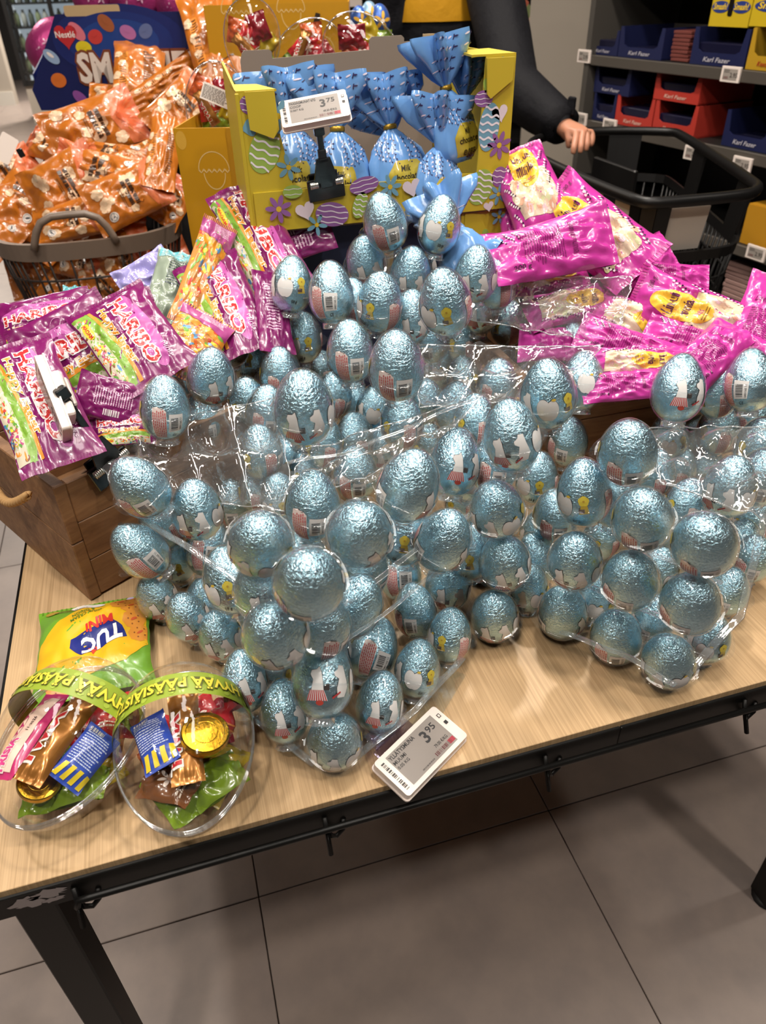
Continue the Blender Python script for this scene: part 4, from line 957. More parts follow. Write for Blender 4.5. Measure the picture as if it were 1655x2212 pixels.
# ---------------------------------------------------------------- purple sweet bags
hpur = film('purple_film', '74155a', .26); hpk = 'c266ac'
def haribo(var):
    w, l = .205, .235
    p = Pouch(w, l, .034, seed=11 + var, wr=.0038, bend=(-.6, .8, 0, 1.2)[var % 4])
    rt = empty('sweet_bag'); p.mesh('film', hpur, rt)
    a = Art()                                        # x runs along the lettering: rotate so text runs along +y
    L = lambda x, y: (y, x)
    a.poly([( -.030 + .034 * math.cos(t), -.002 + .098 * math.sin(t)) for t in [2 * PI * i / 30 for i in range(30)]], 'b24f9c', 1)
    a.poly([(.062 + .030 * math.cos(t) * -1, .0 + .100 * math.sin(t)) for t in [PI * (-.5 + i / 20) for i in range(21)]][::1], '6f9a2c', 1)
    a.poly([(.099, -.098), (.099, .098), (.052, .098), (.034, .03), (.040, -.04), (.060, -.098)], '7ba23a', 1)
    a.poly([(.090, -.09), (.099, -.09), (.099, .098), (.070, .098), (.062, .03), (.066, -.04)], 'c9bfa8', 2)
    rn = random.Random(var)
    for k in range(46):
        x, y = rn.uniform(.070, .096), rn.uniform(-.085, .092); c = rn.choice(['d24a3a', 'e08a2e', '3e7fb0', 'd9c23a', '5b9a3f', 'e6dccb', 'b0407a', '7a4a30'])
        r = rn.uniform(0, 180); a.poly(ell(x, y, rn.uniform(.004, .010), rn.uniform(.002, .005), 10, r), c, 3)
    a.poly([(.048, -.098), (.056, -.098), (.040, .02), (.046, .098), (.036, .098), (.030, .02)], 'd98a28', 4)
    # lettering along +y, tops towards -x
    rot = 90
    a.text('HARIBO', .002, -.092, .038, 'bd2426', 7, rot=rot, bold=.045, outline='eadcdc', ow=.075, width=.172)
    a.text('Happy Easter', .034, -.086, .020, 'd48a1e', 7, rot=rot, bold=.04, outline='efe0cf', ow=.07, width=.150)
    a.text('Minis', -.052, .050, .012, 'd9b8d0', 7, rot=rot, bold=.0, width=.034)
    a.poly([( -.066 + .0 + .004 * math.cos(t), .0) for t in (0, 1, 2)], 'd9a0c8', 5) if False else None
    for k in range(14):
        t = PI * (1.1 + .8 * k / 14); t2 = PI * (1.1 + .8 * (k + 1) / 14)
        a.poly([(-.066 - .016 * math.sin(t) * -1, .016 * math.cos(t)), (-.066 + .016 * math.sin(t2), .016 * math.cos(t2)), (-.0672 + .016 * math.sin(t2), .016 * math.cos(t2)), (-.0672 + .016 * math.sin(t), .016 * math.cos(t))], 'c58ab4', 5)
    a.poly(ell(.082, -.055, .012, .022, 18), 'd9c52e', 5); a.text('MAOAM', .088, -.073, .010, 'c93a2c', 7, rot=rot, bold=.04, width=.036)
    a.build('print', p.fn(0), rt, base=.0005, eps=.00016, maxlen=.010)
    b = Art(); b.lines(-.03, -.08, .05, .06, 16, 'd9b0cc', 1, seed=var); b.bars(-.08, -.04, -.05, .02, 14, 'efe6ea', 2, vert=False)
    b.build('back_print', p.fn(1), rt, base=.0004, eps=.0003, maxlen=.010)
    p.crimps(mat('purple_crimp', '6f1454', .3), rt, n=26)
    return rt
G = 'purple sweet bags in the left crate'
def hb(var, A, B, wpx, nb, roll, label, flip=False): return place(proto('haribo', var, haribo), A, B, wpx, .235, .205, nb, roll, flip, 1.0, label, 'bag', G)
hb(0, (22, 745, .965), (142, 1008, .895), 175, .85, 0, 'purple sweet bag standing front left in the crate, lettering running down')
hb(1, (62, 815, 1.02), (262, 712, 1.04), 215, .75, 0, 'purple sweet bag lying with clear candy window behind the front bag')
hb(2, (222, 645, 1.03), (352, 822, .985), 185, .75, 0, 'purple sweet bag with orange band right of the candy window bag')
hb(3, (-10, 712, 1.12), (200, 668, 1.14), 120, .6, 0, 'purple sweet bag lying at the far left back of the crate')
hb(1, (310, 880, .985), (165, 845, .955), 100, .7, -10, 'dark purple sweet bag folded over below the candy window bags', True)
hb(0, (195, 925, .97), (335, 915, .985), 95, .6, 0, 'purple sweet bag low behind the edge-on price tag clamp')
hb(2, (440, 560, 1.17), (530, 765, 1.08), 150, .85, 0, 'purple sweet bag leaning against the yellow box, lettering running down')
hb(3, (498, 395, 1.27), (625, 645, 1.15), 135, .85, 0, 'purple sweet bag highest at left, corner pointing up by the easter box')
hb(0, (545, 560, 1.24), (718, 497, 1.24), 75, .7, 10, 'purple sweet bag behind the summit eggs with pointed corner', True)
hb(1, (580, 590, 1.14), (600, 765, 1.08), 80, .8, -20, 'dark purple sweet bag squeezed beside the left summit eggs', True)
hb(3, (190, 690, 1.12), (335, 650, 1.15), 75, .7, 0, 'purple sweet bag at the back rim reading Minis on its seal')
hb(2, (428, 610, 1.20), (520, 440, 1.27), 62, .8, 10, 'narrow purple sweet bag with barcode beside the yellow box', True)
# bag with see-through candy front and yellow print
def candybag(var):
    p = Pouch(.16, .26, .04, seed=31 + var, wr=.004); rt = empty('candy_bag')
    p.mesh('film', film('amber_film', 'c98a4a', .25), rt); a = Art(); rn = random.Random(4 + var)
    a.poly([(-.08, .06), (.08, .03), (.08, .05), (-.08, .082)], 'd28a22', 2)
    for k in range(150):
        x, y = rn.uniform(-.074, .074), rn.uniform(-.11, .11); c = rn.choice(['e3bc2c', 'e3bc2c', 'd2662c', 'c43e33', '4f86b0', '6da03c', 'e9dcc0', 'd9923a'])
        a.poly(ell(x, y, rn.uniform(.005, .014), rn.uniform(.003, .007), 10, rn.uniform(0, 180)), c, 1 + (k % 3))
    a.poly([(-.08, .085), (.08, .055), (.08, .12), (-.08, .12)], 'a0407f', 4); a.lines(-.02, .088, .06, .118, 8, 'e6cddc', 5, seed=8)
    a.build('print', p.fn(0), rt, base=.0004, eps=.0003, maxlen=.010); p.crimps(mat('purple_crimp', '6f1454', .3), rt, n=20); return rt
place(candybag(0), (375, 810, 1.02), (455, 680, 1.08), 125, .26, .16, .8, 0, False, 1, 'see-through bag of bright wrapped sweets between purple bags and eggs', 'bag')
place(candybag(1), (400, 705, 1.10), (478, 480, 1.19), 80, .26, .16, .8, 15, False, 1, 'narrow yellow and purple sweet bag leaning on the yellow box', 'bag')
# ---------------------------------------------------------------- pink candy bags
pk_m = film('pink_film', 'bd3796', .28)
def linnun(var):
    w, l = .15, .215; p = Pouch(w, l, .038, seed=51 + var, wr=.0045, bend=(.9, -1.2, 1.8, -.4)[var % 4], twist=(0, .25, -.2, .1)[var % 4])
    rt = empty('egg_candy_bag'); p.mesh('film', pk_m, rt); a = Art(); rn = random.Random(var + 3)
    a.poly([(-.045, -.075), (.035, -.080), (.060, -.03), (.050, .015), (-.045, .01), (-.058, -.03)], 'cdb9a0', 1)
    for k in range(60):
        x, y = rn.uniform(-.05, .052), rn.uniform(-.072, .008); a.poly(ell(x, y, .0085, .0062, 12, rn.uniform(0, 180)), rn.choice(['e9dfd0', 'dba88c', 'cfd0a0', 'e2c2c8', 'd9c0a8']), 2)
    a.poly(ell(0, .028, .036, .050, 28), 'e3b93c', 4)
    a.text('Linnun', 0, .038, .0175, '5a2a50', 6, anchor='c', bold=.03, width=.050); a.text('munia', 0, .014, .0160, '5a2a50', 6, anchor='c', bold=.03, width=.044)
    a.text('ägg', 0, -.003, .0095, 'b04a7a', 6, anchor='c', bold=.02); a.lines(-.018, -.014, .018, -.006, 2, '9a7030', 6, seed=4)
    for sx in (-1, 1):
        for k in range(5):
            x0, y0 = sx * rn.uniform(.040, .055), -.08 + k * .028
            for j in range(5):
                x, y = x0 + sx * j * .0034, y0 + j * .006; a.poly(ell(x, y, .0026, .0021, 8), 'efe6ea', 5); a.poly(ell(x + .004, y - .003, .0020, .0016, 8), '2c2042', 5)
    a.text('200 g', .038, .082, .0085, '5a1c48', 6, anchor='c', bold=.02)
    a.build('print', p.fn(0), rt, base=.0005, eps=.00018, maxlen=.009)
    b = Art(); b.lines(-.045, -.05, .045, .02, 16, '8c2470', 1, seed=var + 1); b.text('Linnunmunia', -.045, .034, .012, '7a2060', 2, bold=.0, shear=.3, width=.08); b.text('200 g', .05, -.075, .010, '4a1a40', 2, rot=90)
    for k in range(14):
        x, y = -.055 + (k % 5) * .006, -.085 + k * .0026; b.poly(ell(x, y, .0022, .0018, 8), 'efe6ea', 2); b.poly(ell(x + .004, y, .0017, .0014, 8), '2c2042', 2)
    b.build('back_print', p.fn(1), rt, base=.0004, eps=.0003, maxlen=.009)
    p.crimps(mat('pink_crimp', 'b83186', .3), rt, n=22)
    return rt
G2 = 'pink candy bags piled behind the eggs'
def lb(var, A, B, wpx, nb, roll, label, flip=False, zs=1.6): return place(proto('linnun', var, linnun), A, B, wpx * 1.15, .215, .15, nb, roll, flip, zs, label, 'bag', G2)
lb(0, (1185, 500, 1.22), (1105, 318, 1.30), 112, .95, 10, 'pink candy bag standing upright against the yellow box side')
lb(3, (1125, 560, 1.28), (1100, 400, 1.34), 60, .8, 0, 'pink candy bag mostly hidden behind the upright one', True)
lb(1, (1395, 590, 1.16), (1185, 430, 1.26), 130, .8, 0, 'pink candy bag with yellow oval sloping below the upright bag')
lb(2, (1052, 572, 1.12), (1318, 508, 1.13), 118, .65, 0, 'large pink candy bag turned backside up, small print along it', True)
lb(3, (1295, 605, 1.24), (1450, 535, 1.28), 80, .6, 15, 'pink candy bag with seal pointing at the black cart', True)
lb(0, (1340, 590, 1.20), (1530, 608, 1.20), 62, .6, 0, 'pink candy bag lying flat below the cart, seal toward right', True)
lb(1, (1660, 742, 1.08), (1365, 638, 1.15), 120, .7, 0, 'big pink candy bag with yellow oval left of the right edge')
lb(2, (1290, 655, 1.16), (1480, 750, 1.13), 85, .6, 0, 'pink candy bag under the big one, yellow oval half shown')
lb(3, (1395, 705, 1.11), (1620, 785, 1.07), 72, .6, -10, 'pink candy bag with dark text side below the big one', True)
lb(0, (1250, 712, 1.12), (1470, 790, 1.08), 75, .6, 0, 'dim pink candy bag right of the empty clear tray', True)
lb(1, (1070, 612, 1.19), (1268, 597, 1.20), 62, .6, 0, 'pink candy bag seen behind the empty clear tray rim')
lb(2, (1140, 680, 1.17), (1330, 640, 1.19), 75, .6, 0, 'pink candy bag with yellow streak under the empty tray')
lb(3, (1275, 790, 1.06), (1490, 785, 1.04), 72, .6, 0, 'pink candy bag with 200 g on it above the wooden crate')
lb(0, (1255, 842, 1.04), (1450, 825, 1.03), 66, .6, 0, 'lowest pink candy bag on the crate rim', True)
lb(1, (1470, 830, 1.02), (1600, 700, 1.05), 90, .7, 0, 'pink candy bag folded behind the right block eggs', True)
lb(2, (1612, 800, 1.04), (1690, 615, 1.09), 120, .7, 0, 'pink candy bag cut by the right picture edge', True)
lb(3, (1120, 740, 1.18), (1290, 745, 1.16), 80, .5, 0, 'pink candy bag deep below the empty tray', True)
lb(2, (1430, 780, 1.13), (1640, 710, 1.14), 90, .5, 0, 'pink candy bag deep beneath the big one', True)
lb(0, (1150, 640, 1.25), (1400, 640, 1.26), 90, .5, 0, 'pink candy bag deep under the backside up bag', True)
# ---------------------------------------------------------------- orange bags
or_m = film('orange_film', 'ad621c', .30); or_s = mat('salmon_seal', 'd9744a', .3, 0, .4)
def orange(var):
    w, l = .125, .185; p = Pouch(w, l, .030, seed=71 + var, wr=.0050, nx=26, ny=34, bend=(1.5, -2.0, .6, -.8, 2.5)[var % 5], twist=(0, .3, -.25, .15, -.1)[var % 5], seal=.10)
    rt = empty('orange_bag'); p.mesh('film', or_m, rt); a = Art(); rn = random.Random(var + 20)
    for k in range(9):
        x, y = rn.uniform(-.05, .05), rn.uniform(-.065, .045); a.flower(x, y, rn.uniform(.010, .014), 'd9b896', 'dcc2a0', 5, 2, rn.uniform(0, 70), .8)
    a.poly([(-.0625, .055), (0, .035), (.0625, .055), (.0625, .0925), (-.0625, .0925)], 'c4683f', 1)
    for k in range(13):
        t = R(18 + 12 * k); c, q = math.cos(t), math.sin(t); a.poly([(.004 * q, .046), (-.004 * q, .046), (min(.062, max(-.062, .075 * c - .002)), .046 + min(.046, .075 * q)), (min(.062, max(-.062, .075 * c + .002)), .046 + min(.046, .075 * q))], 'c4572c', 3)
    a.lines(-.03, -.004, .035, .022, 2, '3c2412', 4, seed=var, th=.7); a.lines(-.02, -.016, .03, -.008, 2, '6a4420', 4, seed=var + 3)
    a.poly(ell(.035, -.050, .011, .011, 16), 'e3d8d0', 5); a.poly(ell(.035, -.050, .009, .009, 14), '8a8c8a', 6); a.poly(ell(.035, -.050, .0075, .0075, 14), 'e3d8d0', 7); a.poly(ell(.036, -.049, .006, .0022, 10, 40), '3a4048', 8)
    a.build('print', p.fn(0), rt, base=.0005, eps=.0002, maxlen=.010)
    b = Art()
    for k in range(3): b.poly(rrect(-.050, -.06 + k * .034, -.028, -.032 + k * .034, .004), 'd08030', 1); b.lines(-.048, -.058 + k * .034, -.030, -.034 + k * .034, 5, '4a2c10', 2, seed=k)
    b.lines(.010, -.055, .040, .045, 18, '4a2c10', 2, seed=5)
    for k in range(4): b.flower(rn.uniform(-.055, -.04), -.06 + .03 * k, .010, 'd9b896', 'dcc2a0', 5, 2, k * 20, .8)
    b.build('back_print', p.fn(1), rt, base=.0004, eps=.0003, maxlen=.010)
    return rt
G3 = 'orange bags heaped in the grey basket'
NO = [0]
def ob(A, B, wpx, nb, roll, label, flip=False, zs=1.2):
    NO[0] += 1; A = (A[0], A[1], A[2] + .27); B = (B[0], B[1], B[2] + .27); return place(proto('orange', NO[0] % 5, orange), A, B, wpx * 1.22, .185, .125, nb, roll, flip, zs, label, 'bag', G3)
ob((300, 228, 1.80), (303, 84, 1.86), 92, .95, 0, 'orange bag standing upright, backside text before the blue box', True)
ob((488, 185, 1.75), (438, -8, 1.82), 100, .95, 0, 'orange bag standing highest at the yellow back box', True)
ob((105, 315, 1.66), (300, 240, 1.72), 100, .75, 0, 'large orange bag front up on top of the heap at left')
ob((190, 330, 1.76), (55, 292, 1.80), 80, .6, 0, 'orange bag whose striped seal sticks out far left')
ob((328, 345, 1.62), (165, 325, 1.66), 50, .6, 10, 'long orange bag lying level under the large top one')
ob((330, 400, 1.60), (125, 350, 1.62), 78, .7, 0, 'orange bag with pale flowers across the heap centre')
ob((70, 445, 1.60), (222, 368, 1.62), 118, .8, 0, 'orange bag with big sunburst seal above the basket handle')
ob((10, 490, 1.66), (95, 365, 1.72), 90, .7, 0, 'orange bag at the left edge above the rim')
ob((-50, 420, 1.75), (80, 345, 1.78), 75, .6, 10, 'orange bag cut by the picture edge, upper')
ob((340, 412, 1.58), (366, 252, 1.62), 58, .85, 0, 'orange bag hanging upright beside the yellow display box', True)
ob((195, 462, 1.58), (357, 385, 1.60), 92, .75, 0, 'orange bag with round emblem right above the handle')
ob((75, 495, 1.60), (235, 455, 1.60), 72, .7, 0, 'orange bag seen through the basket handle')
ob((340, 480, 1.66), (400, 385, 1.68), 70, .6, 0, 'orange bag wedged between basket and yellow box')
ob((285, 235, 1.80), (420, 138, 1.82), 48, .6, 30, 'dark orange bag on edge below the standing ones', True)
ob((340, 290, 1.70), (448, 180, 1.74), 88, .75, 0, 'orange bag with striped seal near the back candy egg')
ob((195, 212, 1.86), (310, 205, 1.84), 50, .5, 0, 'orange bag at the top under the standing one')
ob((262, 300, 1.76), (375, 262, 1.74), 62, .6, 20, 'orange bag in the hollow under the sealed one')
ob((290, 352, 1.70), (400, 305, 1.70), 62, .6, 0, 'small orange bag showing between display box and heap', True)
ob((30, 530, 1.64), (-60, 470, 1.66), 85, .6, 0, 'orange bag cut by the picture edge, at the rim')
ob((140, 555, 1.70), (50, 500, 1.72), 70, .5, 0, 'orange bag just under the left rim', True)
ob((160, 520, 1.66), (320, 490, 1.66), 80, .5, 0, 'orange bag lying along the front rim')
ob((30, 420, 1.72), (170, 400, 1.74), 90, .5, 0, 'orange bag deep at the left of the heap', True)
ob((190, 280, 1.82), (330, 300, 1.80), 90, .5, 0, 'orange bag deep at the centre of the heap', True)
for k, (x, y, d, r) in enumerate([(80, 590, 1.80, 10), (150, 620, 1.74, -30), (225, 620, 1.72, 40), (300, 600, 1.74, -60), (350, 560, 1.78, 20), (130, 660, 1.80, 60), (200, 680, 1.76, 0), (270, 560, 1.70, 15), (180, 560, 1.70, -20)]):
    dx, dy = 60 * math.cos(R(r)), -60 * math.sin(R(r))
    w_ = ['leftmost', 'left lower', 'centre', 'right', 'rightmost upper', 'left bottom', 'bottom centre', 'right upper', 'centre upper'][k]
    ob((x - dx, y - dy, d), (x + dx, y + dy, d), 82, .9, 0, 'orange bag behind the basket wires, ' + w_, k % 3 == 0)
# ---------------------------------------------------------------- lilac and teal bags
def plain_pouch(name, label, col, A, B, w, l, th, seed, roll=0, nb=.8, band=None):
    p = Pouch(w, l, th, seed=seed, wr=.006); rt = empty(name); p.mesh('film', film('film_' + col, col, .25), rt)
    a = Art()
    if band: a.rect(-w * .45, l * .32, w * .45, l * .5, band, 1); a.lines(-w * .4, l * .30, w * .4, l * .48, 8, 'b8dbe0', 2, seed=3); a.lines(-w * .1, -l * .1, w * .4, l * .28, 12, '3b4a50', 2, seed=6)
    else: a.lines(-w * .3, -l * .3, w * .3, -l * .1, 3, 'cfc8e6', 1, seed=2)
    a.build('print', p.fn(0), rt, base=.0004, eps=.0003, maxlen=.01)
    return place(rt, A, B, w * FPX / ((A[2] + B[2]) / 2), l, w, nb, roll, False, 1, label, 'bag')
plain_pouch('lilac_bag', 'shiny lilac bag behind the purple bags under the basket', '9a94cf', (270, 640, 1.30), (380, 575, 1.32), .09, .13, .02, 3)
plain_pouch('grey_green_bag', 'grey green bag with teal band between lilac bag and purple bags', '8f9c8c', (345, 690, 1.22), (385, 545, 1.30), .065, .16, .03, 4, band='4fa0ab')
plain_pouch('teal_bag', 'small teal corner of a bag at the basket foot', '5aa3ac', (160, 675, 1.30), (168, 620, 1.34), .05, .06, .01, 5)
# ---------------------------------------------------------------- blue gathered bags
bl_m = film('blue_film', '6898d2', .20)
def gathered(var, s_=1.0):
    rt = empty('chocolate_bag'); rn = random.Random(90 + var); m = MB(); n = 40
    prof = [(.001, -.100), (.030, -.098), (.042, -.085), (.046, -.060), (.043, -.035), (.033, -.015), (.020, .002), (.0085, .012), (.0085, .018), (.022, .030), (.040, .050), (.052, .068), (.055, .082), (.054, .090)]
    ph = [rn.uniform(0, 6.28) for _ in range(3)]
    def fr(j, a):
        z = prof[j][1]; q = 1 + .12 * math.sin(2 * a + ph[0])
        if z > .015: q += (.20 + .22 * (z - .015) / .07) * math.sin(7 * a + ph[1] + z * 12) + .10 * math.sin(11 * a + ph[2])
        elif z > -.03: q += .12 * (z + .03) / .06 * math.sin(9 * a + ph[1])
        return q + .20 * noise.noise(Vector((math.cos(a) * 2, math.sin(a) * 2, z * 30 + var))) + .10 * abs(noise.noise(Vector((math.cos(a) * 4, math.sin(a) * 4, z * 60 + var))))
    pf2 = []
    for (r0, z0), (r1, z1) in zip(prof, prof[1:]): pf2 += [(r0, z0), ((r0 + r1) / 2, (z0 + z1) / 2)]
    pf2.append(prof[-1])
    def fr2(j, a): return fr(j // 2, a) if j % 2 == 0 else (fr(j // 2, a) * prof[j // 2][0] + fr(min(j // 2 + 1, len(prof) - 1), a) * prof[min(j // 2 + 1, len(prof) - 1)][0]) / (prof[j // 2][0] + prof[min(j // 2 + 1, len(prof) - 1)][0])
    m.lathe(pf2, 56, bl_m, fr=fr2); o = m.build('film', parent=rt, T=Matrix.Diagonal((1, .62, 1, 1)))
    MB().lathe([(.0095, .011), (.0118, .012), (.0118, .018), (.0095, .019)], 16, mat('gold_tie', 'a8862e', .35, .6)).build('tie', parent=rt, T=Matrix.Diagonal((1, .8, 1, 1)))
    def pf(x, y, z):
        # lie on the flattened lathe, front is -y
        r = 0
        for (r0, z0), (r1, z1) in zip(prof, prof[1:]):
            if z0 <= y <= z1: t = (y - z0) / (z1 - z0); r = r0 + (r1 - r0) * t; break
        j = min(range(len(prof)), key=lambda k: abs(prof[k][1] - y)); a = -PI / 2 + x / max(r, .012)
        rr = 0
        for k in range(len(prof) - 1):
            if prof[k][1] <= y <= prof[k + 1][1]:
                t = (y - prof[k][1]) / (prof[k + 1][1] - prof[k][1]); rr = prof[k][0] * fr(k, a) * (1 - t) + prof[k + 1][0] * fr(k + 1, a) * t
        rr += z; return Vector((rr * math.cos(a), rr * math.sin(a) * .62, y))
    a = Art()
    a.poly([(-.032, -.090), (.030, -.092), (.036, -.064), (.022, -.042), (-.016, -.040), (-.036, -.060)], 'b9a63a', 2)
    a.text('Milk', 0, -.058, .010, '2c2416', 4, anchor='c', bold=.02, shear=.2, width=.020); a.text('chocolate', 0, -.071, .010, '2c2416', 4, anchor='c', bold=.03, width=.050); a.text('eggs', 0, -.089, .013, '4a3a18', 4, anchor='c', bold=.03, width=.036)
    for sx in (-1, 1):
        for k in range(4):
            x0, y0 = sx * (.012 + k * .012), -.045 + .004 * k
            for j in range(6):
                y = y0 + j * .0075; x = x0 + sx * .003 * math.sin(j)
                if y > 0: continue
                a.poly([(x - .0004, y), (x + .0004, y), (x + .0006, y + .0075), (x - .0002, y + .0075)], '2d2a55', 2); a.poly(ell(x + .002, y, .0014, .0011, 8), '2d2050', 3); a.poly(ell(x - .003, y + .003, .0022, .0012, 8, 50), 'd9cfe0', 3)
    for k in range(9):
        x = -.05 + k * .0125
        for j in range(4):
            y = .040 + j * .014; a.poly([(x - .0004, y - .004), (x + .0004, y - .004), (x + .0014, y + .003), (x + .0006, y + .003)], '2d2a55', 2); a.poly(ell(x + .002, y, .0016, .0012, 8), '2d2050', 3); a.poly(ell(x - .003, y, .0024, .0012, 8, 40), 'd9cfe0', 3)
    a.wavy_egg(.040, -.075, .008, .011, 'c9a12f', '7a2748', n=3, lay=3)
    a.build('print', pf, rt, eps=.0004, maxlen=.007)
    return rt
G4 = 'blue bags of chocolate eggs in the easter box'
def gb(var, A, B, label, s=1.0, roll=0):
    o = proto('gath', var, gathered); A, B = at(*A), at(*B); c = (A + B) / 2; ax = (B - A).normalized(); tc = (Vector(CAM) - c).normalized()
    M = frame(c, y=-(tc - ax * tc.dot(ax)), z=ax) @ Matrix.Rotation(R(roll), 4, 'Z') @ Matrix.Scale(s, 4)
    o.matrix_world = M; return tag(o, label, 'bag', G4)
gb(0, (650, 430, 1.26), (605, 150, 1.20), 'blue bag at left with yellow milk chocolate label beside the clamp', 1.05)
gb(1, (738, 430, 1.26), (722, 168, 1.20), 'blue bag with yellow label right of the clamp', 1.05)
gb(2, (870, 420, 1.27), (822, 165, 1.21), 'blue bag in the middle of the box', 1.0, 30)
gb(0, (905, 420, 1.33), (800, 190, 1.27), 'blue bag behind the middle one', .8, -20)
gb(2, (985, 320, 1.26), (948, 98, 1.19), 'blue bag topmost at the right inside the box', 1.0, 60)
gb(0, (950, 430, 1.26), (945, 235, 1.22), 'blue bag under the topmost right one', .95, 40)
gb(1, (1000, 345, 1.30), (1005, 120, 1.24), 'blue bag squeezed to the right wall of the box', .8, 80)
gb(2, (1030, 640, 1.12), (925, 370, 1.15), 'blue bag hanging out over the box front above the right topmost egg', .8, 180)
gb(1, (950, 500, 1.16), (1050, 570, 1.13), 'blue bag end spilling behind the right topmost egg', .6, 160)
# ---------------------------------------------------------------- cracker bag on the table
tp = Pouch(.165, .150, .034, seed=7, wr=.0022, bend=.3, seal=.07); tr_ = empty('cracker_bag'); tp.mesh('film', film('green_film', '6d9e2f', .28), tr_)
a = Art()
a.poly([(-.0825, -.045), (-.060, .020), (-.01, .050), (.050, .052), (.0825, .030), (.0825, -.03), (.06, -.045), (.0825, -.075), (-.0825, -.075)], 'dfae1e', 1) if False else None
a.poly([(-.078, -.060), (-.080, .020), (-.050, .045), (.010, .055), (.055, .066), (.080, .040), (.078, -.012), (.020, -.068), (-.04, -.070)], 'dfae1e', 1)
a.poly([(-.045, -.010), (-.052, .008), (.012, .030), (.030, .014), (.030, -.002), (-.030, -.024)][::-1], '1f2a78', 3)
a.text('TUC', -.040, -.013, .024, 'efe8ea', 5, rot=19, bold=.05, shear=.25, width=.062)
a.text('MiNi', -.030, -.034, .016, 'c8332a', 5, rot=19, bold=.05, shear=.2, width=.044)
a.text('SOUR CREAM', -.012, -.052, .0075, '4f7a2a', 5, rot=19, bold=.02, width=.048); a.text('& ONION', .000, -.058, .0075, '4f7a2a', 5, rot=19, bold=.02, width=.034)
a.lines(.010, -.070, .06, -.060, 2, '6a6018', 4)
cr = Art()
for (x, y, r_) in [(-.062, -.020, 10), (-.058, -.045, 30), (-.040, -.058, 50), (-.070, .002, 0), (.060, .045, 20), (.045, .058, 0), (-.066, -.064, 5)]:
    q = [(x + .017 * math.cos(R(r_ + 45 * i)), y + .015 * math.sin(R(r_ + 45 * i))) for i in range(8)]
    a.poly([(min(max(u, -.08), .08), min(max(v, -.072), .072)) for u, v in q], 'd28a34', 3)
    for k in range(5): a.poly(ell(min(max(x + .008 * math.cos(k * 1.3), -.079), .079), y + .008 * math.sin(k * 1.3), .0014, .0014, 6), '8a4f1c', 4)
    a.poly(ell(min(max(x, -.07), .07), y, .005, .002, 8, 30), 'c4552a', 5)
a.poly(ell(.010, -.066, .026, .007, 16, -8), 'e3dcd8', 4); a.poly(ell(.062, -.066, .010, .006, 14), 'a88b2c', 4); a.poly(ell(-.05, -.071, .006, .003, 10), 'c9b8dc', 4)
a.poly([(-.012, .016), (-.004, .030), (.004, .018)], 'd2452e', 4)
a.build('print', tp.fn(0), tr_, base=.0005, eps=.0002, maxlen=.008)
tp.crimps(mat('green_crimp', '567f22', .3), tr_, n=24)
place(tr_, (208, 1302, 0), (200, 1500, 0), 236, .150, .165, .0, 0, False, 1.0, 'green and yellow cracker bag lying upside down by the crate', 'bag')
